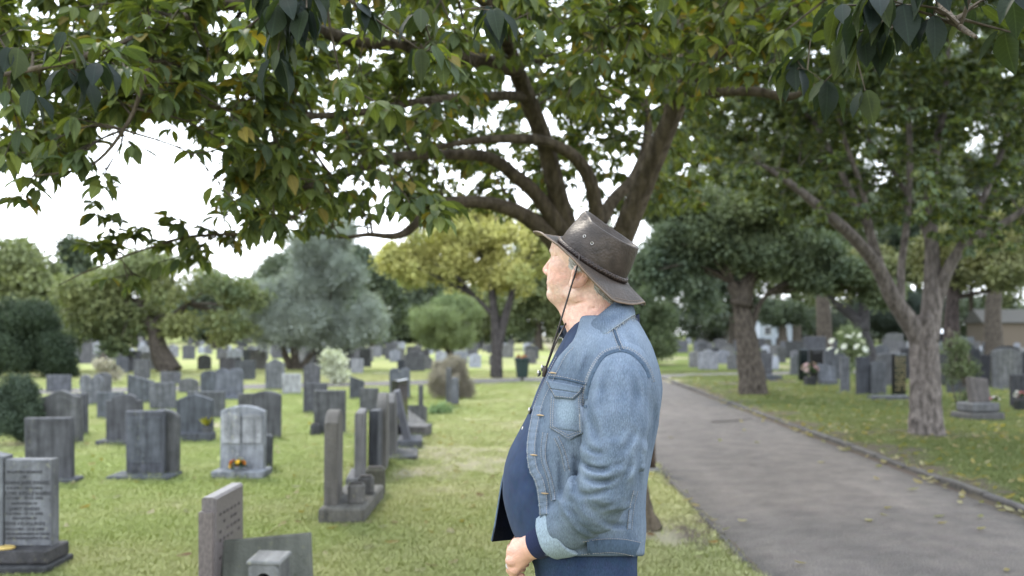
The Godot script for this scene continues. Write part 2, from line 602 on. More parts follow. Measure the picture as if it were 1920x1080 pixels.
# ---------------------------------------------------------------- gravestones
func outline(style: String, w: float, h: float) -> PackedVector2Array:
	var p := PackedVector2Array()
	var a := w * 0.5
	p.append(Vector2(-a, 0)); p.append(Vector2(a, 0))
	match style:
		"round":
			var r := h - minf(a * 0.55, h * 0.4)
			for i in 15:
				var t := PI * i / 14.0
				p.append(Vector2(a * cos(t), r + (h - r) * sin(t)))
		"arch":
			for i in 11:
				var t := lerpf(-1, 1, i / 10.0)
				p.append(Vector2(-a * t, h - w * 0.13 * t * t))
		"shoulder":
			p.append(Vector2(a, h * 0.86)); p.append(Vector2(a * 0.72, h * 0.86))
			for i in 9:
				var t := PI * i / 8.0
				p.append(Vector2(a * 0.7 * cos(t), h * 0.88 + h * 0.12 * sin(t)))
			p.append(Vector2(-a * 0.72, h * 0.86)); p.append(Vector2(-a, h * 0.86))
		"double":
			for i in 9:
				var t := PI * i / 8.0
				p.append(Vector2(a * 0.5 + a * 0.49 * cos(t), h * 0.87 + h * 0.13 * sin(t)))
			for i in 9:
				var t := PI * i / 8.0
				p.append(Vector2(-a * 0.5 + a * 0.49 * cos(t), h * 0.87 + h * 0.13 * sin(t)))
		"peak":
			p.append(Vector2(a, h * 0.84)); p.append(Vector2(a * 0.5, h * 0.93)); p.append(Vector2(0, h)); p.append(Vector2(-a * 0.5, h * 0.93)); p.append(Vector2(-a, h * 0.84))
		"ogee":
			p.append(Vector2(a, h * 0.88))
			for i in 9:
				var t := lerpf(-1, 1, i / 8.0)
				p.append(Vector2(-a * 0.9 * t, h * 0.88 + h * 0.12 * (0.5 + 0.5 * cos(PI * t))))
			p.append(Vector2(-a, h * 0.88))
		"heart":
			p[0] = Vector2(-a * 0.35, 0); p[1] = Vector2(a * 0.35, 0)
			p.append(Vector2(a * 0.8, h * 0.4))
			for i in 9:
				var t := PI * i / 8.0 - 0.25 * (1.0 - i / 8.0)
				p.append(Vector2(a * 0.5 + a * 0.5 * cos(t), h * 0.78 + h * 0.22 * sin(t)))
			for i in 9:
				var t := PI * i / 8.0 + 0.25 * i / 8.0
				p.append(Vector2(-a * 0.5 + a * 0.5 * cos(t), h * 0.78 + h * 0.22 * sin(t)))
			p.append(Vector2(-a * 0.8, h * 0.4))
		"slant":
			p.append(Vector2(a, h * 0.8)); p.append(Vector2(-a, h))
		_:
			p.append(Vector2(a, h)); p.append(Vector2(-a, h))
	return p

func slab(g: Geo, b: Basis, o: Vector3, p: PackedVector2Array, t: float, bev := 0.012) -> void:
	var lo := Vector2(1e9, 1e9); var hi := -lo
	for q in p: lo = lo.min(q); hi = hi.max(q)
	var mid := (lo + hi) * 0.5
	var s := Vector2(1.0 - 2.0 * bev / maxf(hi.x - lo.x, 0.05), 1.0 - 2.0 * bev / maxf(hi.y - lo.y, 0.05))
	var small := PackedVector2Array()
	for q in p: small.append(mid + (q - mid) * s)
	var tr := Geometry2D.triangulate_polygon(small)
	var at := func(q: Vector2, z: float) -> Vector3: return o + b * Vector3(q.x, q.y, z)
	for sg in [1.0, -1.0]:
		var k0 := g.v.size()
		for q in small: g.vert(at.call(q, sg * t * 0.5))
		for k in range(0, tr.size(), 3):
			var e1 := small[tr[k + 1]] - small[tr[k]]
			var e2 := small[tr[k + 2]] - small[tr[k]]
			var ccw := e1.cross(e2) > 0.0
			if ccw == (sg > 0.0): g.tri(k0 + tr[k], k0 + tr[k + 2], k0 + tr[k + 1])
			else: g.tri(k0 + tr[k], k0 + tr[k + 1], k0 + tr[k + 2])
	var m := p.size()
	for i in m:
		var j := (i + 1) % m
		var ins: Vector3 = at.call(mid, 0.0)
		g.face([at.call(p[i], t * 0.5 - bev), at.call(p[j], t * 0.5 - bev), at.call(p[j], -t * 0.5 + bev), at.call(p[i], -t * 0.5 + bev)], ins)
		for sg in [1.0, -1.0]:
			g.face([at.call(p[i], sg * (t * 0.5 - bev)), at.call(p[j], sg * (t * 0.5 - bev)), at.call(small[j], sg * t * 0.5), at.call(small[i], sg * t * 0.5)], ins)

# opts: plinth [w, h, depth], panel (share of the face), polish, yaw, pitch, roll, cat
var bases := []

func headstone(at: Vector3, w: float, h: float, t: float, style: String, tone: Color, label: String, o := {}) -> Node3D:
	tone = Color(tone.r, tone.g, tone.b) * 0.62
	var root := thing(o.get("name", "gravestone"), label, o.get("cat", "gravestone"), at, o.get("group", ""))
	if at.z < -5.0 and at.z > -27.0: bases.append([at, w if absf(o.get("yaw", 0.0)) < 45.0 else 0.25, (o.plinth[2] if o.has("plinth") else t) * 0.6 + 0.05 if absf(o.get("yaw", 0.0)) < 45.0 else w * 0.55])
	var hue := rr(-0.05, 0.05)
	tone = Color(tone.r * (1.0 + hue), tone.g * (1.0 + hue * 0.4), tone.b * (1.0 - hue))
	var turn := Basis(Vector3.UP, deg_to_rad(o.get("yaw", 0.0)))
	var b := turn * Basis(Vector3.RIGHT, deg_to_rad(o.get("pitch", rr(-1.5, 1.0)))) * Basis(Vector3(0, 0, 1), deg_to_rad(o.get("roll", rr(-0.8, 0.8))))
	var base := 0.0
	var m: Material = M.polished if o.get("polish", false) else M.stone
	if o.has("granite"): m = M.granite
	if o.has("plinth"):
		var pl: Array = o.plinth
		var k := Geo.new()
		k.col = tone * 0.92
		k.box(turn, at + turn * Vector3(0, pl[1] * 0.5 - 0.02, 0.25 * (pl[2] - t) * 0.6), Vector3(pl[0], pl[1] + 0.04, pl[2]), 0.012)
		put("plinth", k, M.stone, root, Vector3.ZERO)
		base = pl[1]
	var g := Geo.new()
	g.col = tone
	slab(g, b, at + Vector3(0, base - 0.03, 0), outline(style, w, h - base + 0.03), t)
	put("slab", g, m, root)
	if o.has("panel"):
		var k := Geo.new()
		k.col = tone * 1.12
		slab(k, b, at + Vector3(0, base - 0.03, 0) + b * Vector3(0, h * 0.2, t * 0.5), outline(style, w * o.panel, (h - base) * 0.74), 0.012, 0.005)
		put("panel", k, m, root)
	return root

func st(x0: float, x1: float, yt: float, yb: float, style: String, tone: float, label: String, o := {}) -> Node3D:
	var d: float = o.get("d", dist(yb))
	var w := (x1 - x0) / F * d
	var h := (yb - yt) / F * d
	var at := wp((x0 + x1) * 0.5, HOR, d)
	var t: float = o.get("t", 0.09)
	at.z -= t * 0.5
	at.y = 0.0 if not o.has("d") else EYE + (HOR - yb) / F * d
	if not o.has("d"): at.y = lawn(at.x, d) * 0.5
	return headstone(at, w, h, t, style, Color(tone * 0.98, tone, tone * 1.03), label, o)

func graves_left() -> void:
	st(46, 134, 783, 905, "flat", 0.17, "plain square-topped grey headstone behind the inscribed double stone", {"plinth": [0.56, 0.05, 0.3]})
	st(75, 152, 732, 832, "ogee", 0.19, "grey headstone with a low wavy top beside the small dark conifer", {"panel": 0.8})
	st(120, 162, 738, 833, "flat", 0.17, "narrow grey slab tucked close behind the wavy-topped headstone", {"d": 13.6})
	st(198, 265, 738, 833, "shoulder", 0.17, "dark grey shouldered headstone with mossy top and stepped foot", {"plinth": [0.62, 0.06, 0.3]})
	st(236, 308, 770, 895, "flat", 0.19, "flat-topped grey headstone on a low oval base in mid-lawn", {"plinth": [0.62, 0.04, 0.4], "panel": 0.86})
	st(270, 333, 768, 893, "round", 0.22, "round-cornered pale headstone half hidden behind the flat-topped one on the oval base", {"d": 9.95})
	st(330, 398, 738, 827, "peak", 0.18, "broad grey headstone with a yellow-leaved plant pot at its foot", {"plinth": [0.5, 0.12, 0.22]})
	st(181, 230, 736, 787, "flat", 0.2, "squat square grey stone one row behind the shouldered headstone", {})
	st(280, 328, 717, 770, "flat", 0.23, "streaky pale grey slab directly behind the two overlapping headstones", {})
	st(147, 191, 703, 760, "heart", 0.27, "heart-shaped pale headstone on the grass behind the wavy-topped stone", {})
	st(176, 207, 699, 745, "round", 0.2, "small round-topped stone just behind the heart-shaped one", {})
	st(86, 132, 701, 735, "flat", 0.22, "low wide grey stone beside the dark yew bush", {})
	st(238, 287, 703, 757, "slant", 0.2, "grey stone with a sloping top behind the squat square stone", {})
	st(300, 338, 697, 722, "flat", 0.2, "low grey block near the leaning tree trunk", {})
	st(334, 371, 709, 738, "round", 0.22, "low round-cornered stone right of the grey block near the leaning trunk", {})
	st(375, 408, 695, 745, "round", 0.18, "dark round-shouldered stone standing against the twin-arched memorial", {})
	st(403, 455, 691, 750, "double", 0.25, "twin-arched pale memorial with two rounded tops", {"plinth": [0.72, 0.07, 0.35], "panel": 0.9})
	st(350, 420, 734, 784, "flat", 0.19, "long low grey stone behind the broad one with the plant pot", {})
	st(446, 492, 738, 790, "flat", 0.18, "grey slab peeping out behind the white inscribed headstone", {"d": 14.6})
	st(470, 525, 733, 823, "arch", 0.18, "dark slim arched slab to the right rear of the white inscribed headstone", {})
	st(529, 564, 701, 740, "flat", 0.66, "small bright white square stone among the grey ones", {"polish": false})
	st(497, 533, 672, 731, "peak", 0.26, "tall pale pointed stone behind the bright white one", {})
	st(440, 478, 676, 713, "flat", 0.14, "dark boxy stone in front of the silver-leaved tree", {})
	st(568, 612, 718, 776, "flat", 0.17, "dark flat stone in the pair right of the bright white one", {})
	st(588, 647, 732, 815, "flat", 0.2, "large grey slab with a small stone pot at its foot, front of the pair", {})
	st(655, 682, 705, 749, "slant", 0.14, "narrow dark slanting stone by the pale flowering shrub", {})
	st(674, 709, 727, 774, "flat", 0.19, "grey stone standing behind the side-on row", {})
	st(658, 681, 673, 701, "flat", 0.5, "little pale upright slab far behind the side-on row", {})
	st(730, 769, 690, 749, "double", 0.24, "pale twin-topped stone left of the clipped brown shrub", {})
	st(745, 790, 675, 696, "flat", 0.1, "low dark wide stone behind the clipped brown shrub", {"t": 0.3})
	st(568, 600, 680, 722, "round", 0.2, "grey rounded stone behind the pair right of the bright white one", {})
	st(250, 280, 675, 712, "flat", 0.2, "distant grey slab in the gap left of the leaning trunk", {})
	st(455, 480, 655, 690, "flat", 0.22, "thin grey slab under the left edge of the silver-leaved tree", {})
	st(216, 240, 668, 700, "round", 0.24, "small round stone beside the pale blossoming shrub", {})
	st(784, 793, 722, 782, "flat", 0.17, "slim stone post in front of the clipped brown shrub", {"t": 0.1})
	st(836, 846, 690, 752, "flat", 0.22, "pale upright post against the clipped brown shrub", {"d": 19.0, "t": 0.1})
	st(846, 860, 708, 755, "round", 0.24, "shorter rounded marker beside the pale post at the clipped shrub", {"d": 18.6, "t": 0.1})
	# the white inscribed stone with a bouquet
	var o := st(412, 495, 760, 893, "arch", 0.56, "pale whitish headstone with arched top and two inscribed panels, flowers at its foot", {"plinth": [0.52, 0.075, 0.36]})
	var at := o.position
	for s in [-1, 1]:
		var g := Geo.new()
		g.col = Color(0.4, 0.405, 0.41)
		slab(g, Basis(), at + Vector3(s * 0.105, 0.33, 0.052), outline("arch", 0.19, 0.30), 0.012, 0.004)
		put("panel", g, M.stone, o)
	for k in 2:
		var g := Geo.new()
		g.col = Color(0.19, 0.19, 0.19)
		for i in 8:
			for j in 5:
				if rng.randf() < 0.8:
					g.box(Basis(), at + Vector3((k * 2 - 1) * 0.105 - 0.062 + j * 0.031, 0.39 + i * 0.027, 0.0585), Vector3(rr(0.015, 0.028), 0.008, 0.002), 0.0004)
		var e := put("engraved_lines", g, M.stone, o)
		e.set_meta("kind", "stuff")
	bouquet("flower_bouquet", "orange and yellow bouquet with one white bloom on the pale headstone's foot", at + Vector3(0.0, 0.07, 0.17), 0.085, [Color(0.55, 0.16, 0.03), Color(0.6, 0.36, 0.03), Color(0.65, 0.6, 0.5), Color(0.4, 0.08, 0.03)])
	st(488, 508, 815, 882, "round", 0.19, "narrow rounded stone hiding behind the pale headstone with flowers", {"d": 10.3})
	pot("stone_pot", "small square stone flower pot at the foot of the broad grey headstone", wp(389, HOR, dist(827)) * Vector3(1, 0, 1), 0.12, 0.2, Color(0.1, 0.1, 0.1), true)
	pot("stone_pot", "rounded stone pot at the foot of the large grey slab", wp(592, HOR, dist(817)) * Vector3(1, 0, 1), 0.14, 0.18, Color(0.09, 0.09, 0.09), false)

func bouquet(called: String, label: String, at: Vector3, r: float, cols: Array) -> void:
	var o := thing(called, label, "flowers", at)
	var lf := Geo.new()
	for k in 60:
		var dv := Vector3(rr(-1, 1), rr(-0.2, 1), rr(-1, 1)).normalized()
		var p := at + Vector3(0, r * 0.5, 0) + dv * r * rr(0.4, 1.0)
		var s := dv.cross(Vector3(rr(-1, 1), 1, rr(-1, 1))).normalized() * r * 0.14
		lf.col = Color(0.04, 0.08, 0.025) * rr(0.6, 1.4)
		var i := lf.vert(p - dv * r * 0.3); lf.vert(p + s); lf.vert(p + dv * r * 0.35); lf.vert(p - s)
		lf.quad(i, i + 1, i + 2, i + 3)
	var q := put("leaves", lf, M.clump, o)
	q.set_meta("kind", "stuff")
	for k in 14:
		var dv := Vector3(rr(-1, 1), rr(0.0, 1), rr(-0.6, 1)).normalized()
		var c := at + Vector3(0, r * 0.6, 0) + dv * r * rr(0.75, 1.05)
		var g := Geo.new()
		var col: Color = cols[k % cols.size()]
		var fr := any_basis(dv, rr(0, 6))
		for ring in 2:
			for j in 8:
				var a := TAU * j / 8.0 + ring * 0.4
				var out := (fr.x * cos(a) + fr.z * sin(a))
				var sd := (fr.x * -sin(a) + fr.z * cos(a)) * r * 0.1
				var len := r * (0.36 - ring * 0.13)
				g.col = col * rr(0.8, 1.2)
				var i := g.vert(c); g.vert(c + out * len * 0.6 + sd + dv * r * 0.08); g.vert(c + out * len + dv * r * (0.03 + 0.12 * ring)); g.vert(c + out * len * 0.6 - sd + dv * r * 0.08)
				g.quad(i, i + 1, i + 2, i + 3)
		put("bloom", g, M.clump, o)

func pot(called: String, label: String, at: Vector3, w: float, h: float, col: Color, plant: bool) -> void:
	var o := thing(called, label, "pot", at)
	var g := Geo.new()
	g.col = col
	g.box(Basis(Vector3.UP, 0.1), at + Vector3(0, h * 0.5 - 0.01, 0), Vector3(w, h, w), 0.02)
	put("pot_body", g, M.stone, o)
	var k := Geo.new()
	k.col = Color(0.02, 0.018, 0.015)
	k.box(Basis(Vector3.UP, 0.1), at + Vector3(0, h - 0.008, 0), Vector3(w * 0.72, 0.01, w * 0.72), 0.003)
	put("pot_mouth", k, M.tint, o)
	if plant:
		var f := Geo.new()
		for j in 16:
			var dv := Vector3(rr(-1, 1), rr(0.6, 1.6), rr(-1, 1)).normalized()
			var s := dv.cross(Vector3(rr(-1, 1), 0.2, rr(-1, 1))).normalized() * 0.022
			f.col = Color(0.28, 0.26, 0.03) * rr(0.6, 1.1)
			var b := at + Vector3(0, h, 0)
			var i := f.vert(b); f.vert(b + dv * 0.07 + s); f.vert(b + dv * 0.15 + Vector3(0, -0.01, 0)); f.vert(b + dv * 0.07 - s)
			f.quad(i, i + 1, i + 2, i + 3)
		var q := put("plant_leaves", f, M.clump, o)
		q.set_meta("kind", "stuff")

func side_row() -> void:       # the row that turns its faces to the path
	var at := Vector3(-1.405, 0, -7.83)
	var tone := Color(0.245, 0.23, 0.205)
	var o := headstone(at, 0.6, 0.83, 0.105, "arch", tone, "weathered brown-grey headstone with curved top, nearest of the side-on row", {"yaw": 96.0, "pitch": 0.5, "roll": 0.0})
	var g := Geo.new()
	g.col = Color(0.13, 0.122, 0.105)
	g.box(Basis(), Vector3(-1.27, 0.055, -7.97), Vector3(0.34, 0.15, 1.16), 0.014)
	put("plinth", g, M.stone, o)
	var brick := Geo.new()
	brick.col = Color(0.13, 0.07, 0.05)
	brick.box(Basis(), Vector3(-1.29, -0.03, -7.97), Vector3(0.27, 0.06, 1.1), 0.01)
	put("footing", brick, M.stone, o)
	pot("flower_holder", "square grey stone flower holder, nearest on the long plinth", Vector3(-1.2, 0.125, -7.68), 0.13, 0.16, Color(0.16, 0.15, 0.135), false)
	pot("flower_holder", "square grey stone flower holder set behind the nearest one on the long plinth", Vector3(-1.19, 0.125, -8.12), 0.13, 0.15, Color(0.12, 0.117, 0.107), false)
	pot("flower_holder", "mossy stone flower holder at the far end of the long plinth", Vector3(-1.2, 0.02, -8.75), 0.17, 0.24, Color(0.1, 0.095, 0.07), false)
	headstone(Vector3(-1.46, 0, -9.6), 0.62, 0.68, 0.08, "flat", Color(0.3, 0.29, 0.28), "pale square-topped slab second in the side-on row", {"yaw": 95.0, "plinth": [0.7, 0.08, 0.3]})
	headstone(Vector3(-1.37, 0, -9.95), 0.3, 0.66, 0.1, "flat", Color(0.15, 0.15, 0.155), "short dark slab wedged beside the pale one in the side-on row", {"yaw": 90.0})
	headstone(Vector3(-1.36, 0, -10.5), 0.66, 0.80, 0.1, "round", Color(0.24, 0.225, 0.2), "tall brownish round-topped stone in the middle of the side-on row", {"yaw": 95.0})
	headstone(Vector3(-1.36, 0, -11.4), 0.66, 0.74, 0.09, "arch", Color(0.2, 0.2, 0.2), "grey arched stone on a wide flat base, fourth in the side-on row", {"yaw": 95.0, "plinth": [0.8, 0.06, 0.45]})
	headstone(Vector3(-1.3, 0, -12.4), 0.6, 0.72, 0.08, "flat", Color(0.2, 0.2, 0.2), "grey slab leaning well back on a dark block in the side-on row", {"yaw": 95.0, "pitch": -13.0, "plinth": [0.66, 0.12, 0.3]})
	headstone(Vector3(-1.5, 0, -13.3), 0.5, 0.8, 0.09, "flat", Color(0.012, 0.012, 0.014), "shiny black granite headstone with glinting top behind the side-on row", {"yaw": 80.0, "polish": true, "pitch": 0.0})
	headstone(Vector3(-1.3, 0, -13.6), 0.5, 0.16, 0.34, "flat", Color(0.2, 0.19, 0.17), "low stone kerb block past the leaning slab", {"yaw": 85.0})
	headstone(Vector3(-1.35, 0, -14.9), 0.55, 0.42, 0.09, "flat", Color(0.25, 0.24, 0.22), "toppled grey slab lying tilted by the leafy plant", {"yaw": 70.0, "pitch": -58.0})
	headstone(Vector3(-1.5, 0, -15.6), 0.5, 0.3, 0.3, "slant", Color(0.2, 0.2, 0.19), "small sloping block beside the toppled slab", {"yaw": 90.0})

func foreground_graves() -> void:
	# the inscribed stone at the left edge of the picture
	var d := 6.05
	var o := thing("inscribed_gravestone", "grey memorial stone with carved family inscription on a two-step base", "gravestone", wp(20, 1075, d) * Vector3(1, 0, 1))
	var zf := -d
	var tone := Color(0.2, 0.207, 0.215)
	var X := func(px: float) -> float: return (px - 960.0) / F * d
	var Y := func(py: float) -> float: return EYE + (HOR - py) / F * d
	var g := Geo.new(); g.col = tone
	var a := PackedVector2Array([Vector2(X.call(8), Y.call(1024)), Vector2(X.call(96), Y.call(1024)), Vector2(X.call(96), Y.call(862)), Vector2(X.call(8), Y.call(862))])
	slab(g, Basis(), Vector3(0, 0, zf - 0.055), a, 0.11, 0.006)
	put("side_wing", g, M.stone, o)
	g = Geo.new(); g.col = tone * 0.97
	a = PackedVector2Array([Vector2(X.call(-62), Y.call(1024)), Vector2(X.call(7.6), Y.call(1024)), Vector2(X.call(7.6), Y.call(856)), Vector2(X.call(-20), Y.call(850)), Vector2(X.call(-62), Y.call(846))])
	slab(g, Basis(), Vector3(0, 0, zf - 0.05), a, 0.13, 0.006)
	put("centre_slab", g, M.stone, o)
	g = Geo.new(); g.col = Color(0.075, 0.073, 0.074)
	g.box(Basis(), Vector3(X.call(20), (Y.call(1024) + Y.call(1049)) * 0.5, zf - 0.02), Vector3(X.call(107) - X.call(-67), Y.call(1024) - Y.call(1049), 0.3), 0.008)
	put("upper_step", g, M.stone, o)
	g = Geo.new(); g.col = Color(0.062, 0.06, 0.061)
	g.box(Basis(), Vector3(X.call(22), Y.call(1063), zf - 0.0), Vector3(X.call(113) - X.call(-69), Y.call(1050) - Y.call(1076), 0.38), 0.008)
	put("lower_step", g, M.stone, o)
	g = Geo.new(); g.col = Color(0.03, 0.027, 0.022)
	g.box(Basis(), Vector3(X.call(20), Y.call(1076) * 0.5 - 0.02, zf - 0.02), Vector3(X.call(105) - X.call(-69), Y.call(1076) + 0.04, 0.28), 0.01)
	put("footing", g, M.stone, o)
	var font := SystemFont.new()
	font.font_names = PackedStringArray(["Droid Serif"])
	var lines := [["IN LOVING MEMORY", 885, 0.88], ["- OF -", 894, 0.88], ["AMANDA JANE HARRIS", 905, 1.1], ["8-6-1963 - 16-3-1964", 915, 0.95], ["EVELYNE KIELLY HARRIS", 925, 1.1], ["3-5-1967 - 27-11-1985", 934, 0.95], ["DAUGHTERS OF", 944, 0.85],
		["JANET HARRIS", 954, 1.1], ["8-2-1944 - 27-11-1995", 963, 0.95], ["DAUGHTER OF", 972, 0.85], ["KITTY SYLVIA POPE", 982, 1.1], ["10-11-1905 - 27-6-1986", 992, 0.95], ["TO LIVE IN THE HEARTS OF THOSE", 1001, 0.75], ["WE LEAVE BEHIND IS NOT TO DIE", 1009, 0.75]]
	var ink := mat(lin(0.06, 0.06, 0.064), 0.9, 0.1)
	for l in lines:
		var tm := TextMesh.new()
		tm.text = l[0]; tm.font = font; tm.font_size = 32; tm.depth = 0.003; tm.pixel_size = 0.00076 * l[2]; tm.curve_step = 4.0
		var mi := MeshInstance3D.new()
		mi.mesh = tm; mi.material_override = ink
		mi.name = childname(o, "inscription")
		o.add_child(mi, true)
		mi.position = Vector3(X.call(46), Y.call(l[1]), zf + (0.0165)) - o.position
		if tm.get_aabb().size.x > 0.37: mi.scale.x = 0.37 / tm.get_aabb().size.x
		mi.position.z = zf + 0.0026 - o.position.z
	# a brass dish on the base
	var dish := thing("brass_dish", "small round brass dish lying on the inscribed stone's base", "dish", Vector3(X.call(22), Y.call(1024), zf + 0.07))
	g = Geo.new(); g.col = Color(0.5, 0.36, 0.12)
	g.tube(PackedVector3Array([dish.position, dish.position + Vector3(0, 0.008, 0), dish.position + Vector3(0, 0.014, 0), dish.position + Vector3(0, 0.018, 0)]), PackedFloat32Array([0.05, 0.055, 0.045, 0.02]), 18)
	put("dish_bowl", g, M.granite, dish)
	# the reddish granite slab, turned to the path
	d = 5.0
	var at := Vector3((369 - 960.0) / F * d + 0.04, 0, -d - 0.32)
	var r := headstone(at, 0.5, 0.6, 0.075, "flat", Color(0.2, 0.172, 0.157), "speckled reddish-brown granite headstone standing edge-on in the foreground", {"yaw": 89.0, "granite": true, "pitch": 0.0, "roll": 0.0})
	g = Geo.new(); g.col = Color(0.12, 0.1, 0.093)
	g.box(Basis(Vector3.UP, deg_to_rad(89.0)), at + Vector3(-0.008, 0.26, 0.01), Vector3(0.52, 0.54, 0.075), 0.006)
	put("backing", g, M.granite, r)
	g = Geo.new(); g.col = Color(0.105, 0.088, 0.08)
	var fb := Basis(Vector3.UP, deg_to_rad(89.0))
	for i in 6:
		for j in 6:
			if rng.randf() < 0.75:
				g.box(fb, at + fb * Vector3(-0.17 + j * 0.065, 0.5 - i * 0.045, 0.0385), Vector3(rr(0.03, 0.055), 0.016, 0.002), 0.0004)
	put("worn_lettering", g, M.stone, r).set_meta("kind", "stuff")
	# the leaning slab with a stone flower box
	d = 5.0
	var b := Basis(Vector3(0, 1, 0), 0.1) * Basis(Vector3.RIGHT, -0.3) * Basis(Vector3(0, 0, 1), 0.03)
	var lp := wp(510, 1085, 5.15)
	o = thing("leaning_slab", "low tilted grey-green slab behind the reddish-brown granite headstone", "gravestone", Vector3(lp.x, 0, lp.z))
	g = Geo.new(); g.col = Color(0.125, 0.128, 0.105)
	slab(g, b, Vector3(lp.x + 0.0, -0.03, lp.z), PackedVector2Array([Vector2(-0.26, 0), Vector2(0.215, 0), Vector2(0.2, 0.42), Vector2(-0.26, 0.40)]), 0.07)
	put("slab", g, M.stone, o)
	var bp := wp(503, 1100, 4.85)
	var bx := thing("stone_flower_box", "grey stone flower box with a round hole before the tilted slab", "flower box", Vector3(bp.x, 0, bp.z))
	g = Geo.new(); g.col = Color(0.2, 0.2, 0.195)
	var bb := Basis(Vector3.UP, -0.12) * Basis(Vector3.RIGHT, 0.1)
	var hole := Vector3(bp.x, 0.264, bp.z)
	# front with a real round hole
	var sq := []; var ci := []
	for i in 24:
		var t := TAU * i / 24.0 + TAU / 48.0
		var dv := Vector2(cos(t), sin(t))
		var k := 0.075 / maxf(absf(dv.x), absf(dv.y))
		sq.append(dv * k); ci.append(dv * 0.036)
	for i in 24:
		var j := (i + 1) % 24
		var q := func(p: Vector2, z: float) -> Vector3: return hole + bb * Vector3(p.x, p.y - 0.01, z)
		g.face([q.call(sq[i], 0.06), q.call(sq[j], 0.06), q.call(ci[j], 0.06), q.call(ci[i], 0.06)], q.call((sq[i] + ci[i]) * 0.5, 0.0))
		g.face([q.call(ci[i], 0.06), q.call(ci[j], 0.06), q.call(ci[j], -0.03), q.call(ci[i], -0.03)], q.call(ci[i] * 3.0, 0.0))
	put("box_front", g, M.stone, bx)
	g = Geo.new(); g.col = Color(0.24, 0.24, 0.23)
	g.box(bb, hole + bb * Vector3(0, 0.075, -0.02), Vector3(0.17, 0.022, 0.17), 0.006)
	put("box_lid", g, M.stone, bx)
	g = Geo.new(); g.col = Color(0.14, 0.14, 0.13)
	for s in [-1, 1]: g.box(bb, hole + bb * Vector3(s * 0.068, -0.01, -0.02), Vector3(0.014, 0.15, 0.156), 0.003)
	g.box(bb, hole + bb * Vector3(0, -0.01, -0.095), Vector3(0.12, 0.15, 0.012), 0.003)
	g.box(bb, hole + bb * Vector3(0, -0.187, -0.02), Vector3(0.16, 0.2, 0.16), 0.005)
	put("box_sides", g, M.stone, bx)

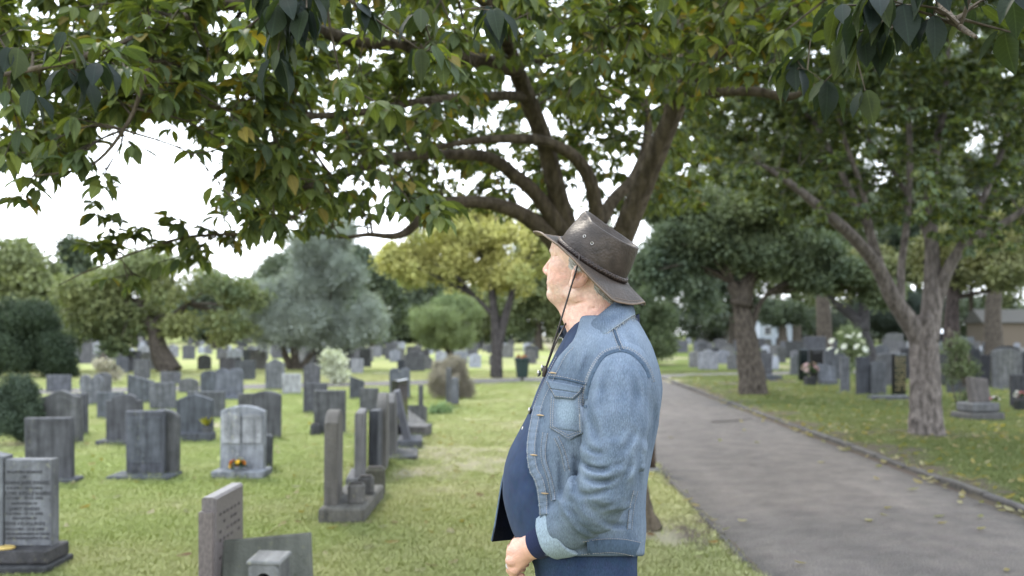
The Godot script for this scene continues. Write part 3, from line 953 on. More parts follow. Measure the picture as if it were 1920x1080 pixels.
func graves_right() -> void:
	st(1497, 1516, 657, 722, "flat", 0.013, "polished black granite headstone left of its black twin", {"polish": true, "yaw": 18.0, "pitch": 0.0})
	st(1518, 1545, 657, 724, "flat", 0.013, "polished black granite headstone behind the pink flower pot", {"polish": true, "yaw": 20.0, "pitch": 0.0, "panel": 0.7})
	st(1508, 1548, 633, 708, "flat", 0.16, "tall dark grey slab with a pale rim behind the two black headstones", {"yaw": -8.0})
	st(1473, 1512, 640, 672, "flat", 0.13, "mossy grey block left of the tall rimmed slab", {})
	st(1546, 1588, 655, 718, "flat", 0.19, "wide blue-grey headstone under the white roses", {})
	st(1536, 1568, 684, 728, "slant", 0.25, "buff sloping stone on a square foot near the pink flower pot", {"pitch": -14.0, "plinth": [0.42, 0.18, 0.32]})
	st(1577, 1593, 672, 742, "flat", 0.27, "narrow buff pillar-like stone by the white rose bush", {"plinth": [0.36, 0.05, 0.4]})
	st(1607, 1632, 672, 748, "flat", 0.12, "dark-sided grey stone with sunlit top right of the buff pillar", {"yaw": 15.0, "t": 0.12})
	st(1633, 1663, 680, 748, "round", 0.2, "buff rounded slab between the dark-sided stone and the gold-lettered one", {"yaw": 6.0})
	var gold := st(1673, 1701, 667, 752, "flat", 0.012, "black granite stone covered in gold lettering next to the forked tree", {"polish": true, "yaw": 22.0, "pitch": 0.0, "t": 0.1})
	var b := Basis(Vector3.UP, deg_to_rad(22.0))
	var g := Geo.new(); g.col = Color(0.26, 0.2, 0.1)
	for i in 14:
		for j in 4:
			if rng.randf() < 0.85: g.box(b, gold.position + b * Vector3(-0.11 + j * 0.072, 0.2 + i * 0.05, 0.0515), Vector3(rr(0.04, 0.066), 0.02, 0.002), 0.0004)
	put("gold_lettering", g, M.stone, gold).set_meta("kind", "stuff")
	st(1646, 1682, 662, 735, "arch", 0.18, "blue-grey arched stone behind the rounded buff slab", {"d": 24.5})
	st(1636, 1706, 746, 758, "flat", 0.2, "long low stone kerb lying before the gold-lettered stone", {"t": 0.3})
	st(1776, 1838, 645, 724, "shoulder", 0.1, "big dark blue-grey headstone behind the thin rose bush", {"yaw": -10.0, "t": 0.2})
	st(1840, 1857, 668, 735, "flat", 0.05, "thin near-black slab beside the large carved arched stone", {})
	st(1860, 1917, 655, 735, "arch", 0.2, "large grey stone with a carved arched recess under a dark rim", {"panel": 0.6, "plinth": [0.8, 0.06, 0.35]})
	st(1862, 1916, 648, 733, "round", 0.04, "dark round-topped stone rising behind the carved arched stone", {"d": 24.6})
	st(1897, 1926, 706, 772, "flat", 0.1, "small dark stone at the edge of the lawn with a flower pot in front", {})
	st(1777, 1812, 715, 745, "flat", 0.12, "low dark broken stone at the foot of the rose bush", {})
	for s in [[1482, 1500, 668, 708, "round", 0.2, "small rounded grey stone left of the black pair"], [1550, 1572, 640, 672, "flat", 0.13, "dark flat stone a row behind the wide blue-grey headstone"], [1588, 1612, 650, 690, "arch", 0.22, "grey arched stone partly hidden by the white rose bush"],
		[1612, 1640, 640, 676, "flat", 0.12, "dark square stone beyond the dark-sided grey one"], [1640, 1668, 646, 684, "round", 0.24, "pale rounded stone a row behind the arched blue-grey one"], [1690, 1716, 655, 716, "flat", 0.1, "dark narrow slab half hidden by the forked trunk"],
		[1758, 1780, 660, 730, "flat", 0.1, "dark tall slab between the forked trunk and the thin rose bush"], [1752, 1776, 640, 676, "round", 0.3, "light rounded stone peeping past the forked trunk"], [1800, 1828, 632, 662, "flat", 0.22, "grey square stone far behind the thin rose bush"],
		[1842, 1862, 640, 668, "arch", 0.15, "dark arched stone far behind the near-black slab"], [1906, 1930, 662, 712, "flat", 0.07, "near-black slab at the picture's edge beside the carved arched stone"], [1456, 1474, 650, 680, "arch", 0.2, "small arched stone left of the mossy block"],
		[1400, 1420, 645, 668, "round", 0.3, "pale rounded stone seen just past the stout trunk"], [1300, 1322, 640, 658, "flat", 0.35, "pale square stone across the far lawn, left of the stout trunk"], [1330, 1350, 652, 676, "round", 0.1, "dark rounded stone left of the dark wedge"]]:
		st(s[0], s[1], s[2], s[3], s[4], s[5], s[6], {"yaw": rr(-14, 14)})
	# desk-shaped memorial on a stepped base
	var d := dist(795.0)
	var at := wp(1838, HOR, d) * Vector3(1, 0, 1)
	var o := thing("desk_memorial", "grey sloping book-shaped memorial on a two-step base right of the forked tree", "memorial", at)
	g = Geo.new(); g.col = Color(0.12, 0.117, 0.108)
	g.box(Basis(Vector3.UP, 0.25), at + Vector3(0, 0.08, -0.1), Vector3(0.62, 0.2, 0.5), 0.02)
	put("lower_step", g, M.stone, o)
	g = Geo.new(); g.col = Color(0.15, 0.15, 0.15)
	g.box(Basis(Vector3.UP, 0.25), at + Vector3(0.02, 0.26, -0.12), Vector3(0.5, 0.14, 0.4), 0.02)
	put("upper_step", g, M.stone, o)
	g = Geo.new(); g.col = Color(0.13, 0.115, 0.105)
	g.box(Basis(Vector3.UP, 0.25) * Basis(Vector3.RIGHT, -0.35) * Basis(Vector3(0, 0, 1), -0.12), at + Vector3(0.06, 0.5, -0.2), Vector3(0.36, 0.42, 0.1), 0.015)
	put("sloping_tablet", g, M.stone, o)
	bouquet("flower_bouquet", "small pink and white flowers on the desk memorial", at + Vector3(0.22, 0.33, 0.0), 0.07, [Color(0.5, 0.2, 0.22), Color(0.55, 0.5, 0.5), Color(0.2, 0.28, 0.3)])
	d = dist(728.0)
	var pp := wp(1519, HOR, d) * Vector3(1, 0, 1)
	pot("flower_pot", "dark pot holding the pink flowers in front of the black headstones", pp, 0.25, 0.3, Color(0.04, 0.04, 0.042), false)
	bouquet("flower_bouquet", "round mass of dusty pink flowers in the dark pot", pp + Vector3(0, 0.3, 0), 0.21, [Color(0.36, 0.24, 0.24), Color(0.4, 0.29, 0.28), Color(0.3, 0.18, 0.18)])
	pp = wp(1912, HOR, dist(777)) * Vector3(1, 0, 1)
	pot("flower_pot", "small dark pot before the little stone at the lawn's edge", pp, 0.16, 0.26, Color(0.03, 0.035, 0.03), false)
	bouquet("flower_bouquet", "faded red and white flowers in the small dark pot", pp + Vector3(0, 0.26, 0), 0.1, [Color(0.25, 0.08, 0.08), Color(0.4, 0.38, 0.36)])
	st(1430, 1449, 664, 716, "flat", 0.17, "brownish upright slab beside the thick-trunked tree", {"yaw": -20.0, "t": 0.14})
	st(1436, 1467, 704, 718, "slant", 0.2, "low flat ledger stone beside the brownish upright slab", {"t": 0.4})
	st(1352, 1386, 659, 676, "slant", 0.08, "low dark wedge-shaped stone seen left of the thick trunk", {})
	st(1660, 1694, 624, 660, "arch", 0.2, "grey arched stone seen between the leaning trunk and the forked tree", {})
	st(1838, 1870, 632, 650, "flat", 0.12, "dark square block with a white vase on the far lawn", {})
	st(1888, 1925, 628, 645, "flat", 0.5, "pale low tomb with a cross stub far across the lawn", {"t": 0.6})
	st(1898, 1906, 616, 629, "flat", 0.5, "short pale pillar rising from the far low tomb", {"d": 105.0})
	st(1850, 1861, 618, 632, "round", 0.6, "white vase standing on the far dark block", {"d": 83.0})

func graves_far() -> void:
	var styles := ["flat", "round", "arch", "shoulder", "peak", "double", "ogee"]
	var protos := []
	for i in 14:
		var tone: float = [0.22, 0.17, 0.34, 0.26, 0.75, 0.16, 0.5][i % 7]
		var o := headstone(Vector3(0, 0, 0), rr(0.45, 0.66), rr(0.5, 0.88), 0.1, styles[i % 7], Color(tone, tone, tone * 1.03), "small weathered headstone in the distant rows across the lawn", {"name": "distant_gravestone", "group": "headstones in the far rows"})
		protos.append(o)
	var placed := []
	var n := 0
	var tries := 0
	while n < 298 and tries < 4000:
		tries += 1
		var d := 35.0 * pow(112.0 / 35.0, pow(rng.randf(), 1.15))
		var px := rr(-20.0, 1000.0) if rng.randf() < 0.62 else rr(1235.0, 1940.0)
		if px < 160 and d < 40: continue
		var x := (px - 960.0) / F * d
		d = snappedf(d, 2.2) + rr(-0.25, 0.25)
		if absf(d - cross_d(x)) < 1.7: continue
		if px > 1170 and px < 1290 and d < 60.0: continue
		var ok := true
		for q in placed:
			if absf(q.x - x) < 0.8 and absf(q.y - d) < 0.9: ok = false; break
		if not ok: continue
		placed.append(Vector2(x, d))
		var o: Node3D = protos[n % 14] if n < 14 else protos[rng.randi() % 14].duplicate()
		if n >= 14:
			o.name = named("distant_gravestone")
			add_child(o, true)
		o.position = Vector3(x, -0.02, -d)
		o.rotation.y = rr(-0.25, 0.25)
		o.scale = Vector3.ONE * rr(0.85, 1.15)
		n += 1

# ---------------------------------------------------------------- trees
var leaf_mesh: ArrayMesh
var clumps := {}

func make_leaf() -> ArrayMesh:        # one metre long along y, folded at the midrib, hanging tip
	var g := Geo.new()
	var ts := [0.0, 0.08, 0.24, 0.45, 0.66, 0.84, 1.0]
	var ws := [0.012, 0.1, 0.2, 0.245, 0.2, 0.09, 0.0]
	for i in ts.size():
		var t: float = ts[i]
		var w: float = ws[i]
		var z := -0.20 * t * t
		g.vert(Vector3(-w, t, z + w * 0.34 + 0.014 * sin(t * 21.0)), Vector2(0.5 - w * 2.0, t))
		g.vert(Vector3(0, t, z), Vector2(0.5, t))
		g.vert(Vector3(w, t, z + w * 0.34 + 0.014 * sin(t * 19.0 + 2.0)), Vector2(0.5 + w * 2.0, t))
	for i in ts.size() - 1:
		var a := i * 3
		g.quad(a, a + 1, a + 4, a + 3); g.quad(a + 1, a + 2, a + 5, a + 4)
	return g.mesh()

func clump(kind: String) -> ArrayMesh:   # a bunch of leaves about one unit in radius
	if clumps.has(kind): return clumps[kind]
	var g := Geo.new()
	var n := 34
	var len := 0.42
	var wid := 0.13
	if kind == "needle": n = 90; len = 0.55; wid = 0.03
	if kind == "fine": n = 70; len = 0.22; wid = 0.075
	for k in n:
		var dv := Vector3(rr(-1, 1), rr(-1, 1), rr(-1, 1)).normalized()
		var p := dv * rr(0.15, 0.95)
		var ax := (dv * 0.8 + Vector3(rr(-1, 1), rr(-1.2, 0.5), rr(-1, 1))).normalized()
		var sd := ax.cross(Vector3(rr(-1, 1), rr(-1, 1), rr(-1, 1))).normalized()
		var up := sd.cross(ax)
		var l := len * rr(0.7, 1.2)
		g.col = Color(1, 1, 1) * rr(0.75, 1.2)
		var i := g.vert(p)
		g.vert(p + ax * l * 0.5 + sd * wid + up * 0.03); g.vert(p + ax * l - up * 0.06); g.vert(p + ax * l * 0.5 - sd * wid + up * 0.03)
		g.tri(i, i + 1, i + 2); g.tri(i, i + 2, i + 3)
	clumps[kind] = g.mesh()
	return clumps[kind]

# lobes: [px, py, rx, ry, share] in the photograph's pixels at distance d, made round there
func bgtree(called: String, label: String, cat: String, bx: float, d: float, trunk: Array, lobes: Array, ca: Color, cb: Color, n: int, size: float, o := {}) -> Node3D:
	var base := Vector3((bx - 960.0) / F * d, 0.0, -d)
	var root := thing(called, label, cat, base, o.get("group", ""))
	ca *= 1.55; cb *= 1.55
	var la := ca.get_luminance(); var lb := cb.get_luminance()
	ca = ca.lerp(Color(la, la, la), 0.25); cb = cb.lerp(Color(lb, lb, lb), 0.25)
	var tops := []
	var bark: Color = o.get("bark", Color(0.1, 0.085, 0.07))
	for i in trunk.size():
		var tp: Array = trunk[i]      # [[px, py], ...] and radius
		var pts := []
		for q in tp[0]: pts.append(wp(q[0], q[1], d + (q[2] if q.size() > 2 else 0.0)))
		if i == 0: pts[0].y = -0.05
		var path := smooth_path(pts, 4)
		var g := Geo.new()
		g.col = bark
		var r: PackedFloat32Array = ramp([tp[1] * 1.3, tp[1], tp[1] * 0.75, tp[1] * 0.5], path.size())
		g.tube(path, r, 10, 0.06, 0.07)
		put("trunk" if i == 0 else "limb", g, M.bark, root)
		tops.append(path[path.size() - 1])
	if tops.is_empty(): tops.append(base)
	var bl := Geo.new()
	bl.col = bark
	var xf := []; var cc := []
	var total := 0.0
	for l in lobes: total += l[4]
	for l in lobes:
		var c := wp(l[0], l[1], d + (l[5] if l.size() > 5 else 0.0))
		var rx: float = l[2] * d / F; var ry: float = l[3] * d / F
		var from: Vector3 = tops[0]
		for t in tops:
			if t.distance_to(c) < from.distance_to(c): from = t
		if trunk.size():
			for k in 4:
				var e := c + Vector3(rr(-1, 1) * rx, rr(-0.5, 0.8) * ry, rr(-1, 1) * rx) * 0.7
				var mid := from.lerp(e, 0.5) + Vector3(0, rr(0.0, 0.3), 0)
				var p := smooth_path([from, mid, e], 4)
				bl.tube(p, ramp([0.06, 0.03, 0.012], p.size()), 5)
		var m := int(n * l[4] / total)
		var subs := []
		for k in 9:
			var sv := Vector3(rng.randfn(), rng.randfn(), rng.randfn()).normalized()
			subs.append([c + Vector3(sv.x * rx, sv.y * ry, sv.z * rx) * rr(0.45, 0.75), rr(0.34, 0.56)])
		for k in m:
			var dv := Vector3(rng.randfn(), rng.randfn(), rng.randfn()).normalized()
			var rad := pow(rng.randf(), 0.38)
			var sb: Array = subs[k % 9]
			rad *= sb[1]
			var bump := 1.0 + 0.5 * noise.get_noise_3d(dv.x * 60.0 + c.x * 40.0, dv.y * 60.0, dv.z * 60.0 + c.z * 40.0)
			var p: Vector3 = sb[0] + Vector3(dv.x * rx, dv.y * ry, dv.z * rx) * rad * bump
			if p.y < 0.03: continue
			var gap := noise.get_noise_3d(p.x * 38.0, p.y * 38.0, p.z * 38.0)
			if gap < o.get("gaps", -0.16): continue
			var s := size * rr(0.7, 1.3)
			xf.append(Transform3D(any_basis(dv, rr(0, TAU)).scaled(Vector3.ONE * s), p))
			var mixv := clampf(0.5 + 1.1 * noise.get_noise_3d(p.x * 16.0, p.y * 16.0 + 50.0, p.z * 16.0) + rr(-0.25, 0.25), 0, 1)
			cc.append(ca.lerp(cb, mixv) * rr(0.8, 1.2))
	if trunk.size():
		bl.normals()
		put("branches", bl, M.bark, root).set_meta("kind", "stuff")
	scatter("crown", clump(o.get("leaf", "leaf")), M.clump, xf, cc, root)
	return root

func background() -> void:
	var g1 := Color(0.05, 0.075, 0.022); var g2 := Color(0.09, 0.115, 0.03)
	# left side
	bgtree("yew_bush", "dense dark green yew bush at the far end of the lawn by the picture's edge", "bush", 60, 31.0, [], [[45, 650, 66, 60, 3], [-30, 645, 70, 66, 2], [104, 668, 40, 40, 1.2], [20, 605, 44, 34, 1.2], [72, 598, 36, 30, 1], [122, 685, 24, 28, 0.6]], Color(0.012, 0.024, 0.01), Color(0.026, 0.042, 0.017), 2300, 0.3, {"leaf": "fine", "gaps": -0.6})
	bgtree("dwarf_conifer", "small dark upright conifer beside the wavy-topped headstone", "shrub", 30, 12.6, [], [[28, 795, 32, 42, 2], [10, 755, 16, 44, 1], [30, 742, 14, 46, 1], [48, 752, 15, 44, 1], [60, 780, 12, 40, 0.8], [-6, 775, 18, 40, 0.8]], Color(0.02, 0.036, 0.022), Color(0.036, 0.055, 0.03), 1300, 0.11, {"leaf": "fine", "gaps": -0.7})
	bgtree("apple_tree", "spreading olive-green tree with a leaning grey trunk", "tree", 318, 35.0, [[[[322, 700], [300, 660], [292, 625], [290, 600]], 0.34], [[[292, 625], [270, 590], [262, 570]], 0.18], [[[292, 620], [330, 590], [350, 570]], 0.16]],
		[[290, 530, 110, 62, 3], [190, 560, 80, 60, 2], [405, 560, 85, 55, 2], [300, 600, 70, 40, 1], [140, 610, 50, 40, 1], [440, 610, 45, 40, 0.8], [220, 620, 50, 45, 0.7]], Color(0.06, 0.085, 0.028), Color(0.14, 0.15, 0.03), 2300, 0.33)
	bgtree("silver_tree", "big silver-grey leaved tree with several dark stems", "tree", 555, 37.0, [[[[556, 694], [552, 660], [550, 620]], 0.16], [[[545, 692], [530, 650], [520, 620]], 0.12], [[[562, 694], [590, 655], [610, 625]], 0.1]],
		[[600, 500, 92, 78, 3], [560, 590, 95, 62, 3], [670, 600, 60, 55, 2], [510, 560, 62, 60, 2], [620, 450, 58, 46, 1.3]], Color(0.14, 0.165, 0.135), Color(0.28, 0.31, 0.26), 2600, 0.34, {"leaf": "needle", "gaps": -0.5})
	bgtree("redwood", "tree with a reddish brown trunk behind the silver-leaved one", "tree", 657, 54.0, [[[[657, 672], [652, 640], [648, 600]], 0.42]], [[640, 560, 50, 50, 1], [660, 500, 40, 50, 1]], Color(0.03, 0.05, 0.03), Color(0.05, 0.07, 0.04), 500, 0.5, {"bark": Color(0.12, 0.05, 0.035)})
	bgtree("maple_tree", "yellow-green autumn tree with a slim forked grey trunk", "tree", 930, 30.8, [[[[931, 712], [932, 650], [928, 600], [922, 545], [918, 490]], 0.16], [[[932, 655], [946, 600], [960, 550], [968, 520]], 0.13], [[[928, 595], [905, 570], [890, 555]], 0.07]],
		[[890, 480, 90, 55, 3], [790, 505, 85, 45, 3], [960, 520, 70, 45, 2], [750, 480, 50, 32, 1], [900, 420, 100, 50, 2.5], [1010, 460, 70, 70, 2], [820, 440, 70, 36, 1.5]], Color(0.15, 0.195, 0.035), Color(0.28, 0.255, 0.03), 1900, 0.27, {"gaps": -0.15, "bark": Color(0.075, 0.07, 0.065)})
	bgtree("dome_tree", "rounded clipped-looking green tree with a dome crown", "tree", 842, 47.0, [[[[842, 668], [842, 640], [842, 620]], 0.16]], [[842, 605, 74, 46, 3], [842, 630, 66, 30, 1]], Color(0.075, 0.11, 0.03), Color(0.12, 0.15, 0.04), 1100, 0.32, {"leaf": "fine", "gaps": -0.6})
	bgtree("clipped_shrub", "rounded box-shaped brownish clipped shrub on the lawn", "shrub", 848, 21.3, [], [[848, 707, 40, 38, 3], [826, 712, 22, 34, 1], [870, 712, 22, 34, 1]], Color(0.17, 0.145, 0.105), Color(0.23, 0.19, 0.14), 1500, 0.075, {"leaf": "needle", "gaps": -0.9})
	bgtree("laurel_bush", "large leafy green bush by the path behind the man's shoulder", "bush", 1215, 42.0, [], [[1215, 625, 62, 62, 3], [1180, 600, 50, 70, 1.5], [1235, 580, 40, 50, 1]], Color(0.04, 0.06, 0.02), Color(0.075, 0.09, 0.026), 1300, 0.3)
	# right side
	bgtree("stout_tree", "stout leaning tree with blue-green leaves beside the path", "tree", 1412, 21.7, [[[[1414, 752], [1408, 690], [1398, 620], [1388, 565], [1372, 530]], 0.26], [[[1390, 575], [1400, 535], [1420, 510]], 0.2], [[[1404, 640], [1420, 580], [1440, 550]], 0.07]],
		[[1390, 470, 85, 62, 3], [1480, 470, 90, 50, 2.5], [1310, 450, 80, 60, 2], [1400, 400, 110, 50, 2], [1560, 520, 85, 42, 2], [1640, 540, 60, 36, 1.3], [1250, 490, 60, 60, 1.5], [1280, 390, 80, 70, 2]], Color(0.05, 0.078, 0.045), Color(0.07, 0.085, 0.02), 5200, 0.19, {"gaps": -0.5})
	bgtree("leaning_tree", "dark leaning forked tree behind the graves right of the path", "tree", 1630, 33.0, [[[[1632, 700], [1624, 650], [1612, 610], [1590, 585], [1565, 570]], 0.24], [[[1616, 620], [1620, 580], [1625, 550]], 0.2]],
		[[1590, 520, 90, 46, 2], [1680, 500, 80, 50, 2], [1520, 510, 60, 40, 1]], Color(0.04, 0.055, 0.018), Color(0.1, 0.1, 0.02), 1200, 0.3, {"bark": Color(0.07, 0.065, 0.065)})
	bgtree("dark_trunk_tree", "dark straight tree standing behind the forked tree", "tree", 1786, 25.5, [[[[1788, 715], [1784, 650], [1786, 580], [1790, 500]], 0.22], [[[1786, 560], [1830, 550], [1900, 535]], 0.06]],
		[[1850, 510, 110, 45, 3], [1750, 480, 60, 50, 1], [1900, 440, 80, 60, 1.5]], Color(0.06, 0.07, 0.018), Color(0.14, 0.13, 0.025), 1500, 0.24, {"bark": Color(0.06, 0.05, 0.045)})
	bgtree("umbrella_tree", "small flat-topped dark tree in the distance left of the leaning one", "tree", 1471, 66.0, [[[[1471, 662], [1468, 630], [1466, 605]], 0.35]], [[1470, 585, 46, 22, 2], [1440, 592, 30, 16, 1], [1502, 592, 30, 16, 1]], Color(0.03, 0.042, 0.02), Color(0.045, 0.06, 0.025), 600, 0.5)
	bgtree("rose_bush", "white-flowering rose bush over the wide blue-grey headstone", "rose bush", 1592, 23.2, [[[[1592, 735], [1592, 700], [1594, 670]], 0.02]], [[1592, 645, 34, 30, 2], [1600, 680, 20, 24, 1]], Color(0.07, 0.1, 0.035), Color(0.11, 0.14, 0.05), 150, 0.12)
	blooms("white_rose", "white rose bloom on the bush over the wide blue-grey headstone", "white roses on the bush", [[1560, 640], [1575, 625], [1590, 632], [1607, 650], [1617, 642], [1622, 655], [1570, 660], [1612, 668], [1620, 678], [1556, 655], [1601, 628], [1583, 650], [1612, 630]], 22.7, 0.085)
	bgtree("thin_rose_bush", "thin straggly rose bush with few leaves against the forked tree", "rose bush", 1795, 17.6, [[[[1800, 775], [1785, 720], [1780, 650]], 0.012], [[[1802, 775], [1815, 710], [1822, 660]], 0.012], [[[1800, 772], [1800, 720], [1804, 670]], 0.01]], [[1800, 690, 36, 40, 2], [1790, 650, 26, 24, 1], [1812, 740, 18, 30, 1]], Color(0.05, 0.07, 0.03), Color(0.08, 0.1, 0.03), 130, 0.1, {"gaps": -0.05})
	bgtree("leafy_plant", "low leafy green plant growing at the toppled slab", "plant", 832, 17.3, [], [[835, 782, 42, 24, 2], [800, 788, 20, 18, 1], [865, 790, 20, 14, 1]], Color(0.06, 0.11, 0.03), Color(0.11, 0.17, 0.05), 520, 0.085, {"gaps": -0.6})
	bgtree("blossom_shrub", "small shrub with pale pinkish blossom beside the heart-shaped stone", "shrub", 200, 27.0, [[[[200, 712], [200, 700], [200, 685]], 0.02]], [[196, 685, 20, 16, 1], [215, 700, 14, 10, 0.5]], Color(0.12, 0.13, 0.06), Color(0.5, 0.4, 0.33), 110, 0.14)
	bgtree("pale_shrub", "loose pale-leaved shrub among the stones right of the bright white one", "shrub", 625, 27.0, [[[[625, 720], [628, 690], [625, 670]], 0.02]], [[620, 680, 26, 24, 1], [640, 705, 16, 12, 0.5]], Color(0.14, 0.17, 0.06), Color(0.42, 0.42, 0.3), 130, 0.16)
	bgtree("tall_tree", "tall broad dark tree rising behind the forked one, left of it", "tree", 1545, 41.0, [[[[1548, 690], [1545, 600], [1540, 480], [1545, 330]], 0.3]],
		[[1450, 270, 130, 110, 3], [1600, 170, 150, 140, 3], [1340, 340, 90, 90, 2], [1500, 60, 150, 110, 2], [1560, 380, 120, 80, 2]], Color(0.06, 0.08, 0.045), Color(0.105, 0.125, 0.06), 3600, 0.3)
	bgtree("tall_tree", "tall broad dark tree rising behind the forked one, at the picture's edge", "tree", 1865, 37.0, [[[[1866, 690], [1862, 600], [1868, 480], [1860, 330]], 0.3]],
		[[1800, 210, 150, 140, 3], [1930, 300, 110, 130, 2], [1740, 330, 110, 90, 2], [1880, 60, 150, 110, 2], [1850, 420, 120, 70, 2]], Color(0.06, 0.08, 0.05), Color(0.1, 0.12, 0.065), 3600, 0.28)
	# dark rounded bushes and the tree line
	bgtree("dark_bush", "rounded dark bush in front of the far buildings", "bush", 1600, 72.0, [], [[1575, 600, 60, 26, 2], [1640, 596, 50, 30, 2]], Color(0.016, 0.024, 0.016), Color(0.028, 0.036, 0.022), 800, 0.55, {"leaf": "fine"})
	bgtree("dark_bush", "tall dark bush by the forked tree, right of the rounded one", "bush", 1690, 70.0, [], [[1690, 585, 50, 40, 2], [1740, 590, 40, 36, 1]], Color(0.02, 0.03, 0.022), Color(0.03, 0.042, 0.03), 700, 0.55, {"leaf": "fine"})
	var names := ["tall feathery tree at the left end of the skyline", "dark pointed tree next on the skyline", "round mid-green skyline tree above the spreading olive one", "grey-green skyline tree left of the silver-leaved one", "dull green skyline tree behind the silver-leaved one", "dark skyline tree in the gap between silver and yellow crowns", "broad skyline tree behind the yellow-green crown", "dense skyline tree behind the dome-crowned one", "tall skyline tree straight behind the man", "bushy skyline tree at the far end of the path", "blue-green skyline tree right of the path", "tall dark skyline tree behind the stout leaning one", "olive skyline tree above the flat-topped tree", "dark skyline tree above the rounded bush", "tall skyline tree behind the forked tree", "dark skyline tree over the far shed", "yellowish skyline tree at the right end"]
	var spec := [[20, 62, 525, 90, 95, 0], [135, 72, 530, 50, 85, 1], [255, 85, 560, 80, 70, 0], [400, 80, 570, 70, 65, 2], [520, 95, 540, 70, 90, 2], [700, 70, 555, 50, 95, 1], [790, 92, 540, 95, 100, 2], [890, 80, 590, 70, 50, 0], [1010, 75, 520, 80, 120, 0], [1120, 85, 520, 90, 120, 0], [1250, 70, 450, 95, 175, 2], [1370, 85, 430, 95, 200, 1], [1490, 80, 430, 95, 190, 0], [1590, 90, 400, 100, 220, 1], [1720, 85, 400, 100, 220, 1], [1820, 95, 420, 95, 200, 1], [1940, 90, 420, 90, 200, 0]]
	var cols := [[Color(0.055, 0.075, 0.025), Color(0.11, 0.125, 0.035)], [Color(0.025, 0.04, 0.022), Color(0.05, 0.065, 0.03)], [Color(0.05, 0.07, 0.04), Color(0.09, 0.11, 0.06)]]
	for i in spec.size():
		var s: Array = spec[i]
		var pt: float = s[2]; var rx: float = s[3]; var ry: float = s[4]
		var low: float = HOR + F * EYE / s[1]
		bgtree("skyline_tree", names[i], "tree", s[0], s[1], [[[[s[0], low], [s[0] + rr(-6, 6), low - 25], [s[0], pt + 20]], rr(0.25, 0.4)]],
			[[s[0], pt, rx, ry * 0.75, 3], [s[0] - rx * 0.4, pt + ry * 0.35, rx * 0.7, ry * 0.5, 1.5], [s[0] + rx * 0.45, pt + ry * 0.4, rx * 0.65, ry * 0.5, 1.5], [s[0] + rx * 0.1, pt - ry * 0.45, rx * 0.55, ry * 0.5, 1.0]], cols[s[5]][0], cols[s[5]][1], 1000, 0.75)
	bgtree("far_hedge", "long dark hedge closing the far side of the cemetery", "hedge", 960, 118.0, [], [[-100, 606, 260, 48, 1], [150, 608, 200, 42, 1], [400, 608, 200, 42, 1], [650, 606, 200, 44, 1], [900, 604, 200, 46, 1], [1150, 602, 200, 50, 1], [1400, 602, 200, 50, 1], [1650, 600, 200, 52, 1], [1900, 600, 220, 52, 1], [2100, 600, 200, 52, 1]], Color(0.03, 0.042, 0.026), Color(0.06, 0.075, 0.04), 6500, 1.0, {"gaps": -0.95})

func blooms(called: String, label: String, group: String, at: Array, d: float, r: float) -> void:
	var g := Geo.new()
	g.col = Color(0.7, 0.7, 0.66)
	for ring in 3:
		for j in 6:
			var a := TAU * j / 6.0 + ring * 0.5
			var o := Vector3(cos(a), 0.25 + ring * 0.35, sin(a)).normalized()
			var s := Vector3(-sin(a), 0, cos(a)) * r * 0.45
			var l := r * (1.0 - ring * 0.22)
			var i := g.vert(Vector3.ZERO); g.vert(o * l * 0.6 + s); g.vert(o * l); g.vert(o * l * 0.6 - s)
			g.quad(i, i + 1, i + 2, i + 3)
	var first := put(called, g, M.clump)
	tag(first, label, "rose", group)
	for k in at.size():
		var o: MeshInstance3D = first
		if k > 0:
			o = first.duplicate()
			o.name = named(called)
			add_child(o, true)
		o.position = wp(at[k][0], at[k][1], d + rr(-0.2, 0.3))
		o.rotation = Vector3(rr(0.2, 1.2), rr(0, 6), rr(-0.5, 0.5))

# a tree whose main limbs are given; further branches grow from them towards points in the crown
class Skeleton:
	var p := PackedVector3Array()
	var r := PackedFloat32Array()

